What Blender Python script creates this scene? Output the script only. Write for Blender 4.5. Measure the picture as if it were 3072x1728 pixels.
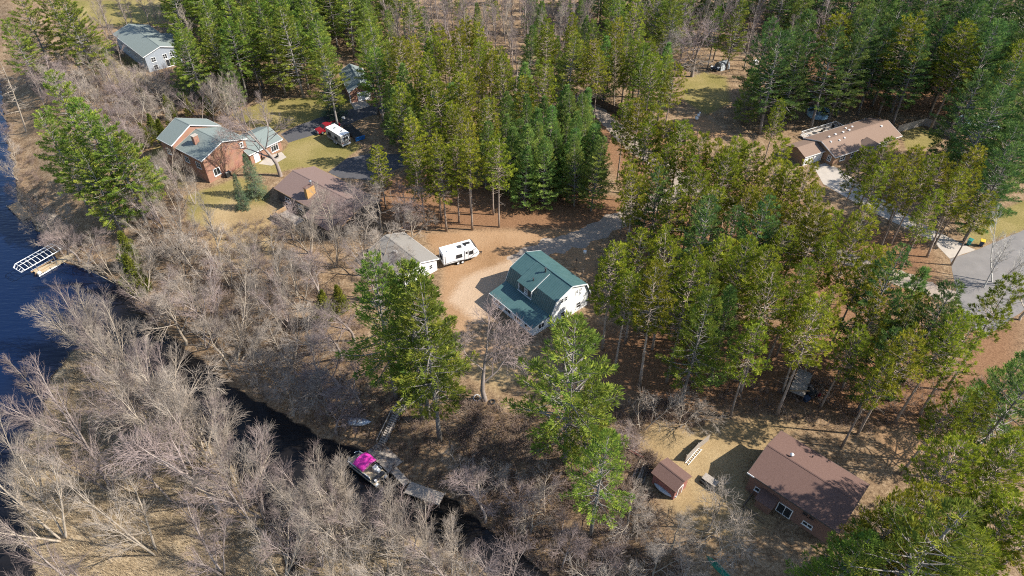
import bpy, math, random
import numpy as np
from mathutils import Vector, Matrix
R = math.radians
random.seed(7)
for o in list(bpy.data.objects): bpy.data.objects.remove(o)
scene = bpy.context.scene
COL = scene.collection
# ------------------------------------------------------------------ camera, sky, sun, exposure
CAMH, PITCH, FPX = 80.0, R(42), 2048.0
cd = bpy.data.cameras.new('camera'); cam = bpy.data.objects.new('camera', cd); COL.objects.link(cam)
cam.location = (0, 0, CAMH); cam.rotation_euler = (R(90) - PITCH, 0, 0)
cd.sensor_width = 36; cd.lens = FPX / 3072 * 36; cd.clip_start = 0.5; cd.clip_end = 9000
scene.camera = cam
SUN_EL = R(41)
sd = Vector((1.0, -0.13, 0)).normalized() * math.cos(SUN_EL) + Vector((0, 0, math.sin(SUN_EL)))   # towards the sun
w = bpy.data.worlds.new('World'); scene.world = w; w.use_nodes = True
nt = w.node_tree; sky = nt.nodes.new('ShaderNodeTexSky'); sky.sky_type = 'NISHITA'; sky.sun_disc = False
sky.sun_elevation = SUN_EL; sky.sun_rotation = math.atan2(sd.x, sd.y); sky.air_density = 1.0; sky.dust_density = 0.6
bg = nt.nodes['Background']; bg.inputs['Strength'].default_value = 0.13
nt.links.new(sky.outputs['Color'], bg.inputs['Color'])
sl = bpy.data.lights.new('sun', 'SUN'); sl.energy = 5.0; sl.angle = R(0.5); sl.color = (1.0, 0.93, 0.82)
so = bpy.data.objects.new('sun', sl); COL.objects.link(so); so.rotation_euler = (-sd).to_track_quat('-Z', 'Y').to_euler()
so.location = (0, 0, 150)
scene.view_settings.view_transform = 'Standard'; scene.view_settings.look = 'None'
scene.view_settings.gamma = 1.0; scene.view_settings.exposure = 0.95
scene.render.engine = 'CYCLES'
scene.cycles.filter_width = 1.1; scene.cycles.use_denoising = False; scene.cycles.max_bounces = 4; scene.cycles.caustics_reflective = False; scene.cycles.caustics_refractive = False; scene.cycles.diffuse_bounces = 3; scene.cycles.glossy_bounces = 2; scene.cycles.transmission_bounces = 2; scene.cycles.transparent_max_bounces = 2

# ------------------------------------------------------------------ where a point of the ground lies
def G(px, py, z=0.0):
    u = (px - 1536) / FPX; v = -(py - 864) / FPX
    d = (u, math.cos(PITCH) + v * math.sin(PITCH), -math.sin(PITCH) + v * math.cos(PITCH))
    t = (z - CAMH) / d[2]
    return Vector((d[0] * t, d[1] * t, z))
def P(p):
    dy, dz = p[1], p[2] - CAMH
    f = dy * math.cos(PITCH) - dz * math.sin(PITCH); up = dy * math.sin(PITCH) + dz * math.cos(PITCH)
    return (1536 + FPX * p[0] / f, 864 - FPX * up / f)
D = 3072 / 2576.0
def dpoly(pts): return [(x * D, y * D) for x, y in pts]
def inpoly(x, y, poly):
    c = False; n = len(poly); j = n - 1
    for i in range(n):
        xi, yi = poly[i]; xj, yj = poly[j]
        if (yi > y) != (yj > y) and x < (xj - xi) * (y - yi) / (yj - yi) + xi: c = not c
        j = i
    return c
def inpoly_np(X, Y, poly):
    c = np.zeros(X.shape, bool); n = len(poly); j = n - 1
    for i in range(n):
        xi, yi = poly[i]; xj, yj = poly[j]
        if yi != yj:
            c ^= ((yi > Y) != (yj > Y)) & (X < (xj - xi) * (Y - yi) / (yj - yi) + xi)
        j = i
    return c
def dist_np(X, Y, pts, closed=True):
    d = np.full(X.shape, 1e9); n = len(pts)
    for i in range(n if closed else n - 1):
        ax, ay = pts[i]; bx, by = pts[(i + 1) % n]
        dx, dy = bx - ax, by - ay; L = dx * dx + dy * dy + 1e-9
        t = np.clip(((X - ax) * dx + (Y - ay) * dy) / L, 0, 1)
        d = np.minimum(d, np.hypot(X - ax - t * dx, Y - ay - t * dy))
    return d
WL = -5.0
def gp(pts, z=0.0): return [tuple(G(x, y, z)[:2]) for x, y in pts]
shore = gp([(-900,-60),(-330,-20),(-110,60),(-20,170),(5,300),(22,400),(38,520),(55,600),(88,665),(125,735),(170,778),(225,795),(310,832),(428,935),(548,1035),(670,1145),(780,1220),(892,1268),(985,1325),(1045,1345),(1110,1372),(1180,1425),(1230,1456),(1335,1500),(1420,1565),(1530,1640),(1650,1715),(1800,1830),(2000,1990)], WL)
def wobble(pts, amp, closed, seed):
    rg = random.Random(seed); out = []; n = len(pts)
    for i in range(n if closed else n - 1):
        a = Vector(pts[i]); b = Vector(pts[(i + 1) % n]); L_ = (b - a).length
        if L_ > 60: out.append(tuple(a)); continue
        k = max(1, int(L_ / 1.3)); d = (b - a) / (L_ + 1e-6)
        for j in range(k):
            q = a.lerp(b, j / k); o_ = rg.uniform(-amp, amp) + amp * .8 * math.sin((q.x + q.y) * .9 + seed); out.append((q.x - d.y * o_, q.y + d.x * o_))
    if not closed: out.append(tuple(pts[-1]))
    return out
shore = wobble(shore, .45, False, 2)
main_poly = shore + [(60, -60), (900, -60), (900, 900), (-900, 900)]
island = gp([(215,1048),(290,1050),(405,1130),(455,1200),(502,1245),(625,1312),(712,1400),(745,1490),(790,1540),(836,1600),(852,1700),(872,1800),(900,2100),(200,2100),(120,1850),(95,1728),(62,1640),(47,1560),(38,1450),(62,1330),(127,1258),(132,1180),(175,1100)], WL)
islet = gp([(930,1560),(975,1520),(1040,1562),(1092,1592),(1270,1606),(1390,1660),(1540,1760),(1700,2000),(920,2000),(890,1700)], WL)
island = wobble(island, .45, True, 3); islet = wobble(islet, .4, True, 4)
def terr(X, Y):
    X = np.asarray(X, float); Y = np.asarray(Y, float)
    sd_ = dist_np(X, Y, shore, False); s = np.where(inpoly_np(X, Y, main_poly), sd_, -sd_)
    t = np.clip((s - 0.8) / 15.0, 0, 1); up = 5.0 * (t * t * (3 - 2 * t))
    zm = np.where(s > 0, WL + np.minimum(s, 0.8) * 0.25 + up * 0.96, WL + np.maximum(s * 0.5, -1.3))
    for q in (island, islet):
        si_ = dist_np(X, Y, q); si = np.where(inpoly_np(X, Y, q), si_, -si_)
        zi = np.where(si > 0, WL + np.clip(si / 3.0, 0, 1) * 0.5, WL + np.maximum(si * 0.5, -1.3))
        zm = np.maximum(zm, zi)
    roll = 0.25 * np.sin(X * 0.21 + 1.0) * np.cos(Y * 0.17) * np.clip((-0.4 - zm) / 1.5, 0, 1) * np.clip((zm - WL - 0.2) / 0.8, 0, 1)
    return zm + roll
def axis(lo, hi, step, outer): return np.array(sorted([-o for o in outer if -o < lo] + list(np.arange(lo, hi + .01, step)) + [o for o in outer if o > hi]))
xs = axis(-190, 190, 1.0, [230, 300, 420, 700, 1200, 2500, 5000]); ys = axis(8, 250, 1.0, [300, 380, 500, 800, 1500, 3000, 6000])
ys = np.concatenate([[-800, -200, -60, -20, -5], ys[ys > 0]])
GX, GY = np.meshgrid(xs, ys); gx, gy = GX.ravel(), GY.ravel(); gz = terr(gx, gy); GZ = gz.reshape(GX.shape)
def terrq(X, Y):
    X = np.asarray(X, float); Y = np.asarray(Y, float)
    i = np.clip(np.searchsorted(xs, X) - 1, 0, len(xs) - 2); j = np.clip(np.searchsorted(ys, Y) - 1, 0, len(ys) - 2)
    u = np.clip((X - xs[i]) / (xs[i + 1] - xs[i]), 0, 1); v = np.clip((Y - ys[j]) / (ys[j + 1] - ys[j]), 0, 1)
    return (GZ[j, i] * (1 - u) + GZ[j, i + 1] * u) * (1 - v) + (GZ[j + 1, i] * (1 - u) + GZ[j + 1, i + 1] * u) * v
def tz(x, y): return float(terrq(x, y))
def GT(px, py):                                     # pixel to the ground with its relief
    z = 0.0
    for _ in range(14):
        p = G(px, py, z); z = 0.5 * z + 0.5 * tz(p.x, p.y)
    return Vector((p.x, p.y, tz(p.x, p.y)))

# ------------------------------------------------------------------ mesh helpers
class MB:
    def __init__(s): s.v = []; s.f = []
    def add(s, vs, fs):
        n = len(s.v); s.v.extend(tuple(q) for q in vs); s.f.extend(tuple(i + n for i in f) for f in fs); return s
    def obox(s, c, u, v, n, su, sv, sn):
        c, u, v, n = Vector(c), Vector(u).normalized(), Vector(v).normalized(), Vector(n).normalized()
        vs = [c + u * (i * su / 2) + v * (j * sv / 2) + n * (k * sn / 2) for k in (-1, 1) for j in (-1, 1) for i in (-1, 1)]
        return s.add(vs, [(0,2,3,1),(4,5,7,6),(0,1,5,4),(2,6,7,3),(0,4,6,2),(1,3,7,5)])
    def box(s, c, size): return s.obox(c, (1,0,0), (0,1,0), (0,0,1), *size)
    def beam(s, a, b, wd, h):
        a, b = Vector(a), Vector(b); u = (b - a); L = u.length; u.normalize()
        side = u.cross(Vector((0,0,1)))
        if side.length < 1e-3: side = Vector((1,0,0))
        side.normalize(); return s.obox((a + b) / 2, u, side, side.cross(u), L, wd, h)
    def tube(s, pts, rad, k=6, cap=True):
        n0 = len(s.v); m = len(pts); pts = [Vector(p) for p in pts]
        if not hasattr(rad, '__len__'): rad = [rad] * m
        ref = None
        for i in range(m):
            d = (pts[min(i + 1, m - 1)] - pts[max(i - 1, 0)])
            if d.length < 1e-9: d = Vector((0,0,1))
            d.normalize()
            if ref is None: ref = d.orthogonal().normalized()
            a = (ref - d * ref.dot(d))
            if a.length < 1e-6: a = d.orthogonal()
            a.normalize(); ref = a; b = d.cross(a)
            for j in range(k):
                t = 2 * math.pi * j / k
                q = pts[i] + (a * math.cos(t) + b * math.sin(t)) * rad[i]; s.v.append((q.x, q.y, q.z))
        for i in range(m - 1):
            for j in range(k):
                a0 = n0 + i * k + j; a1 = n0 + i * k + (j + 1) % k
                s.f.append((a0, a1, a1 + k, a0 + k))
        if cap:
            s.f.append(tuple(n0 + j for j in range(k))[::-1]); s.f.append(tuple(n0 + (m - 1) * k + j for j in range(k)))
        return s
    def prism(s, poly, axis, length):               # planar polygon extruded along axis
        axis = Vector(axis).normalized() * length; n = len(poly)
        a = [Vector(p) for p in poly]; b = [p + axis for p in a]
        return s.add(a + b, [tuple(range(n))[::-1], tuple(range(n, 2 * n))] + [(i, (i + 1) % n, n + (i + 1) % n, n + i) for i in range(n)])
    def mesh(s, name, smooth=False):
        me = bpy.data.meshes.new(name); me.from_pydata(s.v, [], s.f); me.update()
        if smooth: me.polygons.foreach_set('use_smooth', [True] * len(me.polygons))
        return me
    def build(s, name, mat=None, parent=None, smooth=False, bevel=0):
        o = bpy.data.objects.new(name, s.mesh(name, smooth)); COL.objects.link(o)
        if mat: o.data.materials.append(mat)
        if parent: o.parent = parent
        if bevel:
            m = o.modifiers.new('bevel', 'BEVEL'); m.width = bevel; m.segments = 2; m.limit_method = 'ANGLE'
        return o
def npmesh(name, V, F):
    V = np.asarray(V, np.float32); F = np.asarray(F, np.int32)
    me = bpy.data.meshes.new(name); n = F.shape[1]
    me.vertices.add(len(V)); me.vertices.foreach_set('co', V.ravel())
    me.loops.add(F.size); me.loops.foreach_set('vertex_index', F.ravel())
    me.polygons.add(len(F)); me.polygons.foreach_set('loop_start', np.arange(0, F.size, n, dtype=np.int32))
    me.update(calc_edges=True); me.validate(); return me
def thing(name, label, cat, loc, rz=0.0, group=None):
    o = bpy.data.objects.new(name, None); COL.objects.link(o); o.location = loc; o.rotation_euler = (0, 0, rz)
    o.empty_display_size = 0.5
    tag(o, label, cat, group); return o
def tag(o, label=None, cat=None, group=None, kind=None):
    if label: o['label'] = label
    if cat: o['category'] = cat
    if group: o['group'] = group
    if kind: o['kind'] = kind
    return o

# ------------------------------------------------------------------ materials
def mat(name, c1, c2=None, scale=3.0, rough=0.85, bump=0.0, metal=0.0, c3=None, detail=6, obrand=0.0, spec=0.3, bscale=None, lo=0.35, hi=0.65):
    m = bpy.data.materials.new(name); m.use_nodes = True; t = m.node_tree; b = t.nodes['Principled BSDF']
    b.inputs['Roughness'].default_value = rough; b.inputs['Metallic'].default_value = metal
    b.inputs['Specular IOR Level'].default_value = spec
    b.inputs['Base Color'].default_value = (*c1, 1)
    if c2 is None: c2 = tuple(x * 0.78 for x in c1)
    tc = t.nodes.new('ShaderNodeTexCoord'); n = t.nodes.new('ShaderNodeTexNoise'); n.inputs['Scale'].default_value = scale; n.inputs['Detail'].default_value = detail
    n.inputs['Roughness'].default_value = 0.65
    t.links.new(tc.outputs['Object'], n.inputs['Vector'])
    r = t.nodes.new('ShaderNodeValToRGB'); e = r.color_ramp.elements
    e[0].position = lo; e[0].color = (*c1, 1); e[1].position = hi; e[1].color = (*c2, 1)
    if c3: q = e.new((lo + hi) / 2); q.color = (*c3, 1)
    t.links.new(n.outputs['Fac'], r.inputs['Fac']); out = r.outputs['Color']
    if obrand:
        oi = t.nodes.new('ShaderNodeObjectInfo'); mr = t.nodes.new('ShaderNodeMapRange')
        mr.inputs['To Min'].default_value = 1 - obrand; mr.inputs['To Max'].default_value = 1 + obrand
        t.links.new(oi.outputs['Random'], mr.inputs['Value'])
        hs = t.nodes.new('ShaderNodeHueSaturation'); t.links.new(mr.outputs['Result'], hs.inputs['Value']); t.links.new(out, hs.inputs['Color']); out = hs.outputs['Color']
    t.links.new(out, b.inputs['Base Color'])
    if bump:
        n2 = t.nodes.new('ShaderNodeTexNoise'); n2.inputs['Scale'].default_value = bscale or scale * 3; n2.inputs['Detail'].default_value = 5
        t.links.new(tc.outputs['Object'], n2.inputs['Vector'])
        bp = t.nodes.new('ShaderNodeBump'); bp.inputs['Strength'].default_value = bump; bp.inputs['Distance'].default_value = 0.05
        t.links.new(n2.outputs['Fac'], bp.inputs['Height']); t.links.new(bp.outputs['Normal'], b.inputs['Normal'])
    return m
def foliage(name, c1, c2, c3, rnd=0.25, trans=0.3, scale=0.5):
    m = bpy.data.materials.new(name); m.use_nodes = True; t = m.node_tree; t.nodes.remove(t.nodes['Principled BSDF'])
    tc = t.nodes.new('ShaderNodeTexCoord'); n = t.nodes.new('ShaderNodeTexNoise'); n.inputs['Scale'].default_value = scale; n.inputs['Detail'].default_value = 4
    t.links.new(tc.outputs['Object'], n.inputs['Vector'])
    r = t.nodes.new('ShaderNodeValToRGB'); e = r.color_ramp.elements
    e[0].position = 0.32; e[0].color = (*c1, 1); e[1].position = 0.68; e[1].color = (*c3, 1); q = e.new(0.5); q.color = (*c2, 1)
    t.links.new(n.outputs['Fac'], r.inputs['Fac'])
    oi = t.nodes.new('ShaderNodeObjectInfo')
    mr = t.nodes.new('ShaderNodeMapRange'); mr.inputs['To Min'].default_value = 1 - rnd; mr.inputs['To Max'].default_value = 1 + rnd
    t.links.new(oi.outputs['Random'], mr.inputs['Value'])
    mh = t.nodes.new('ShaderNodeMath'); mh.operation = 'MULTIPLY'; mh.inputs[1].default_value = 7.31; t.links.new(oi.outputs['Random'], mh.inputs[0])
    mf = t.nodes.new('ShaderNodeMath'); mf.operation = 'FRACT'; t.links.new(mh.outputs[0], mf.inputs[0])
    m2 = t.nodes.new('ShaderNodeMapRange'); m2.inputs['To Min'].default_value = 0.485; m2.inputs['To Max'].default_value = 0.53; t.links.new(mf.outputs[0], m2.inputs['Value'])
    hs = t.nodes.new('ShaderNodeHueSaturation'); t.links.new(mr.outputs['Result'], hs.inputs['Value']); t.links.new(m2.outputs['Result'], hs.inputs['Hue'])
    t.links.new(r.outputs['Color'], hs.inputs['Color'])
    d = t.nodes.new('ShaderNodeBsdfDiffuse'); tr = t.nodes.new('ShaderNodeBsdfTranslucent'); mx = t.nodes.new('ShaderNodeMixShader'); mx.inputs['Fac'].default_value = trans
    t.links.new(hs.outputs['Color'], d.inputs['Color']); t.links.new(hs.outputs['Color'], tr.inputs['Color'])
    t.links.new(d.outputs[0], mx.inputs[1]); t.links.new(tr.outputs[0], mx.inputs[2]); t.links.new(mx.outputs[0], t.nodes['Material Output'].inputs['Surface'])
    return m
M = {}
M['white'] = mat('white_paint', (.72,.72,.71), (.62,.63,.63), 1.2, .6)
M['white_metal'] = mat('white_gelcoat', (.80,.80,.79), (.74,.74,.74), 0.8, .35)
M['glass'] = mat('window_glass', (.015,.018,.022), (.03,.035,.04), 1, .08, spec=.6)
M['black'] = mat('black_rubber', (.012,.012,.013), (.025,.025,.025), 5, .7)
M['dark_metal'] = mat('dark_metal', (.05,.05,.055), (.09,.09,.09), 3, .5, metal=.4)
M['grey_metal'] = mat('grey_metal', (.35,.36,.37), (.27,.28,.29), 3, .4, metal=.6)
M['green_roof'] = mat('green_steel_roof', (.046,.098,.100), (.062,.120,.120), .7, .42, spec=.5)
M['slate_roof'] = mat('slate_shingle', (.135,.165,.158), (.19,.22,.208), 5, .9, .25, c3=(.16,.19,.18), lo=.2, hi=.8)
M['brown_roof'] = mat('brown_shingle', (.095,.055,.045), (.155,.096,.08), 6, .9, .3, c3=(.125,.075,.062), lo=.2, hi=.8)
M['mauve_roof'] = mat('mauve_shingle', (.145,.098,.085), (.195,.138,.12), 5, .9, .25, lo=.2, hi=.8)
M['tan_roof'] = mat('taupe_shingle', (.175,.118,.088), (.23,.162,.125), 5, .9, .25, lo=.2, hi=.8)
M['grey_roof'] = mat('weathered_grey_shingle', (.175,.163,.148), (.24,.226,.206), 4, .9, .25, lo=.2, hi=.8)
M['siding_brown'] = mat('brown_siding', (.15,.085,.065), (.19,.11,.085), 3, .8, .1)
M['siding_dark'] = mat('dark_siding', (.06,.055,.05), (.085,.075,.07), 3, .8)
M['wood_tan'] = mat('tan_timber', (.36,.24,.13), (.27,.17,.09), 4, .8, .1)
M['wood_grey'] = mat('weathered_timber', (.34,.30,.26), (.24,.21,.18), 5, .9, .15)
M['wood_dark'] = mat('dark_timber', (.07,.055,.045), (.11,.085,.065), 5, .9, .15)
M['dock'] = mat('dock_boards', (.46,.37,.24), (.36,.28,.18), 5, .85, .1)
M['concrete'] = mat('concrete', (.41,.365,.315), (.32,.285,.245), .9, .9, .1, lo=.25, hi=.75)
M['asphalt'] = mat('asphalt', (.055,.055,.06), (.085,.083,.088), 1.2, .9, .15, lo=.2, hi=.8)
M['old_asphalt'] = mat('old_asphalt', (.20,.187,.178), (.14,.132,.128), .35, .9, .12, c3=(.17,.158,.15), lo=.25, hi=.75)
M['gravel'] = mat('gravel', (.32,.262,.215), (.23,.185,.15), 2.2, .95, .4, c3=(.275,.225,.182), lo=.2, hi=.8)
M['red_paint'] = mat('red_car_paint', (.22,.012,.02), (.19,.010,.018), 1, .25, spec=.6)
M['blue_paint'] = mat('blue_tarp', (.02,.14,.42), (.03,.18,.5), 2, .5)
M['pink'] = mat('magenta_canvas', (.72,.045,.40), (.62,.035,.33), 1.2, .7, .3)
M['pool_blue'] = mat('pool_liner', (.08,.42,.62), (.12,.5,.7), 1, .4)
M['teal'] = mat('teal_plastic', (.01,.17,.15), (.012,.20,.175), 1, .5)
M['yellow'] = mat('yellow_plastic', (.62,.38,.03), (.55,.33,.03), 1, .5)
M['beige'] = mat('beige_vinyl', (.48,.40,.28), (.40,.33,.23), 2, .6)
M['navy'] = mat('navy_hull', (.03,.05,.09), (.05,.07,.11), 1, .3)
M['tin'] = mat('bare_aluminium', (.40,.46,.52), (.33,.39,.46), 2, .45, metal=.5)
M['canoe_green'] = mat('green_canoe', (.01,.13,.085), (.014,.16,.10), 2, .45)
M['bark_pine'] = mat('pine_bark', (.22,.175,.14), (.33,.27,.22), 2.5, .95, .4, obrand=.2)
M['bark_white_pine'] = mat('white_pine_bark', (.15,.135,.12), (.24,.22,.20), 2.5, .95, .4, obrand=.2)
M['bark'] = mat('grey_bark', (.26,.215,.165), (.39,.335,.27), .7, .95, 0, obrand=.2)
M['twig'] = mat('grey_twigs', (.23,.19,.155), (.35,.30,.25), .7, .95, 0, obrand=.22)
M['twig_mauve'] = mat('mauve_twigs', (.18,.14,.13), (.26,.205,.19), .7, .95, 0, obrand=.22)
M['bark_mauve'] = mat('mauve_bark', (.21,.172,.15), (.32,.268,.24), .7, .95, 0, obrand=.2)
M['bark_dark'] = mat('dark_bark', (.10,.085,.07), (.19,.165,.14), 1.2, .95, .2, obrand=.2)
M['bark_white'] = mat('aspen_bark', (.56,.54,.49), (.42,.40,.36), 1.5, .9, 0, obrand=.1)
M['fol_wp'] = foliage('white_pine_needles', (.085,.135,.030), (.185,.232,.040), (.335,.345,.055), .22, .34, .6)
M['fol_wp_dark'] = foliage('dark_white_pine_needles', (.05,.095,.035), (.105,.165,.048), (.215,.265,.062), .22, .32, .6)
M['fol_young'] = foliage('young_pine_needles', (.12,.195,.06), (.20,.275,.068), (.31,.35,.075), .16, .40)
M['fol_rp'] = foliage('red_pine_needles', (.11,.140,.018), (.22,.232,.026), (.36,.335,.038), .24, .32, .9)
M['fol_spruce'] = foliage('spruce_needles', (.07,.11,.07), (.11,.15,.085), (.17,.20,.11), .2, .3)
M['fol_cedar'] = foliage('cedar_leaves', (.12,.14,.025), (.20,.20,.035), (.29,.27,.05), .2, .35)
# ------------------------------------------------------------------ the ground, the water, drives and roads
ZONES = {
 'lawn': [([(690,345),(800,300),(960,290),(1075,290),(1090,335),(900,372),(840,398),(760,385)],2.0),
          ([(866,428),(930,405),(1010,390),(1085,440),(1040,475),(985,515),(900,500),(830,520),(770,520),(760,480),(850,455)],1.5),
          ([(560,585),(640,560),(720,530),(800,560),(800,620),(760,660),(640,690),(560,660)],3.0),
          ([(400,520),(470,435),(520,440),(560,560),(440,580)],2.5),
          ([(200,0),(560,0),(560,60),(330,80),(230,60)],5),
          ([(2050,240),(2110,215),(2180,230),(2190,310),(2120,345),(2050,300)],3),
          ([(2700,400),(2760,375),(2830,420),(2800,440),(2720,450)],1.5),
          ([(2960,650),(3072,600),(3200,600),(3072,690),(2930,735),(2870,690)],2),
          ([(2970,130),(3072,100),(3200,300),(3000,330),(2940,250)],4),
          ([(290,130),(420,190),(440,300),(330,240)],4)],
 'dirt': [([(1270,700),(1440,690),(1640,690),(1800,690),(1790,780),(1790,860),(1700,780),(1580,750),(1500,840),(1440,960),(1400,1010),(1340,980),(1320,900),(1330,810)],2.5),
          ([(1400,1000),(1480,1010),(1560,1040),(1560,1110),(1460,1090),(1400,1060)],4),
          ([(2000,520),(2120,520),(2160,580),(2100,640),(2040,620)],4),
          ([(2640,1300),(2800,1290),(2900,1330),(2860,1380),(2720,1400),(2640,1360)],4),
          ([(2020,360),(2120,350),(2200,410),(2080,420)],3)],
 'needle': [([(1090,560),(1300,500),(1500,560),(1700,560),(1900,600),(1830,700),(1640,690),(1440,690),(1290,690),(1200,700),(1100,640)],3),
            ([(1700,330),(1800,300),(2060,430),(2250,540),(2500,640),(2790,720),(2830,900),(2600,1000),(2200,900),(1900,800),(1850,700),(1900,600),(1800,470)],5),
            ([(1750,980),(2200,960),(2700,960),(3072,960),(3072,1300),(2640,1290),(2400,1230),(2000,1230),(1800,1180)],6),
            ([(2300,150),(2700,150),(2900,250),(2900,370),(2700,340),(2400,320),(2300,260)],5)],
 'straw': [([(2060,1285),(2250,1250),(2420,1270),(2350,1300),(2240,1420),(2260,1480),(2330,1570),(2200,1640),(2060,1590),(1990,1500),(2030,1420),(1900,1330),(1960,1260)],4), ([(600,640),(700,600),(840,620),(830,760),(760,820),(640,760)],6), ([(1390,1010),(1560,1020),(1620,1110),(1500,1180),(1400,1120)],5)],
 'marsh': [], 'track': [([(1340,900),(1390,830),(1500,790),(1560,760),(1600,750),(1520,860),(1440,980),(1390,940)],2.5)],
}
V = np.stack([gx, gy, gz], 1); nx, ny = len(xs), len(ys)
I = (np.arange(ny - 1)[:, None] * nx + np.arange(nx - 1)[None, :]).ravel()
gm = npmesh('ground', V, np.stack([I, I + 1, I + nx + 1, I + nx], 1))
gm.polygons.foreach_set('use_smooth', [True] * len(gm.polygons))
def zone_w(polys, z=0):
    wt = np.zeros(gx.shape)
    for pl, fe in polys:
        q = gp(pl, z); d = dist_np(gx, gy, q); s = np.where(inpoly_np(gx, gy, q), d, -d)
        wt = np.maximum(wt, np.clip(0.5 + s / (2 * fe), 0, 1))
    return wt
for zn in ('lawn', 'dirt', 'needle', 'track', 'straw'):
    a = gm.attributes.new(zn, 'FLOAT', 'POINT'); a.data.foreach_set('value', zone_w(ZONES[zn]).astype(np.float32))
ms = np.zeros(gx.shape)
for q in (island, islet): ms = np.maximum(ms, inpoly_np(gx, gy, q).astype(float))
a = gm.attributes.new('marsh', 'FLOAT', 'POINT'); a.data.foreach_set('value', ms.astype(np.float32))
a = gm.attributes.new('wet', 'FLOAT', 'POINT'); a.data.foreach_set('value', np.clip((WL + 0.22 - gz) / 0.3, 0, 1).astype(np.float32))
def ground_material():
    m = bpy.data.materials.new('ground'); m.use_nodes = True; t = m.node_tree; b = t.nodes['Principled BSDF']
    b.inputs['Roughness'].default_value = 1.0; b.inputs['Specular IOR Level'].default_value = 0.1
    tc = t.nodes.new('ShaderNodeTexCoord')
    def noise(sc, det=6, rough=.6):
        n = t.nodes.new('ShaderNodeTexNoise'); n.inputs['Scale'].default_value = sc; n.inputs['Detail'].default_value = det; n.inputs['Roughness'].default_value = rough
        t.links.new(tc.outputs['Object'], n.inputs['Vector']); return n.outputs['Fac']
    def ramp(f, stops):
        r = t.nodes.new('ShaderNodeValToRGB'); e = r.color_ramp.elements
        while len(e) < len(stops): e.new(.5)
        for i, (p_, c) in enumerate(stops): e[i].position = p_; e[i].color = (*c, 1)
        t.links.new(f, r.inputs['Fac']); return r.outputs['Color']
    nbig, nmid, nfine, nvf = noise(.09, 4), noise(.55, 6, .7), noise(2.6, 6, .75), noise(13, 4, .85)
    def combine(a_, b_, k):
        x = t.nodes.new('ShaderNodeMix'); x.inputs['Factor'].default_value = k; t.links.new(a_, x.inputs[2]); t.links.new(b_, x.inputs[3]); return x.outputs[0]
    f1 = combine(nmid, nfine, .6); f2 = combine(nfine, nvf, .5); f3 = combine(nbig, f2, .6)
    col = ramp(f1, [(.36, (.075,.05,.033)), (.46, (.175,.116,.068)), (.54, (.27,.188,.114)), (.64, (.37,.288,.20))])
    def layer(col, attr, c, lo=.42, hi=.6, amp=.7):
        at = t.nodes.new('ShaderNodeAttribute'); at.attribute_name = attr
        ma = t.nodes.new('ShaderNodeMath'); ma.operation = 'MULTIPLY_ADD'; ma.inputs[1].default_value = amp; t.links.new(f1, ma.inputs[0])
        sb = t.nodes.new('ShaderNodeMath'); sb.operation = 'SUBTRACT'; sb.inputs[1].default_value = amp * .5
        t.links.new(at.outputs['Fac'], ma.inputs[2]); t.links.new(ma.outputs[0], sb.inputs[0])
        mr = t.nodes.new('ShaderNodeMapRange'); mr.interpolation_type = 'SMOOTHSTEP'; mr.inputs['From Min'].default_value = lo; mr.inputs['From Max'].default_value = hi
        t.links.new(sb.outputs[0], mr.inputs['Value'])
        x = t.nodes.new('ShaderNodeMix'); x.data_type = 'RGBA'; t.links.new(mr.outputs[0], x.inputs['Factor']); t.links.new(col, x.inputs['A']); t.links.new(c, x.inputs['B'])
        return x.outputs['Result']
    col = layer(col, 'needle', ramp(f2, [(.36, (.10,.055,.032)), (.5, (.20,.108,.058)), (.63, (.29,.175,.10))]), .3, .8)
    col = layer(col, 'lawn', ramp(f3, [(.38, (.12,.112,.032)), (.47, (.185,.158,.052)), (.55, (.25,.20,.082)), (.64, (.305,.245,.12))]), .35, .65)
    col = layer(col, 'straw', ramp(f3, [(.38, (.19,.13,.066)), (.47, (.275,.195,.10)), (.55, (.34,.25,.135)), (.64, (.40,.31,.18))]), .35, .7)
    col = layer(col, 'dirt', ramp(f3, [(.38, (.215,.125,.062)), (.48, (.295,.18,.098)), (.62, (.37,.245,.145))]), .35, .7)
    col = layer(col, 'track', ramp(f3, [(.38, (.37,.262,.172)), (.62, (.455,.34,.24))]), .35, .75)
    col = layer(col, 'marsh', ramp(f1, [(.36, (.15,.108,.066)), (.46, (.285,.215,.132)), (.56, (.39,.305,.20)), (.66, (.46,.375,.26))]), .35, .6, .3)
    col = layer(col, 'wet', ramp(f1, [(.4, (.03,.024,.02)), (.6, (.055,.042,.032))]), .4, .6, .4)
    t.links.new(col, b.inputs['Base Color'])
    bp = t.nodes.new('ShaderNodeBump'); bp.inputs['Strength'].default_value = .8; bp.inputs['Distance'].default_value = .25
    t.links.new(f2, bp.inputs['Height']); t.links.new(bp.outputs['Normal'], b.inputs['Normal'])
    return m
M['ground'] = ground_material()
go = bpy.data.objects.new('ground', gm); COL.objects.link(go); gm.materials.append(M['ground']); tag(go, kind='structure')

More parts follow.
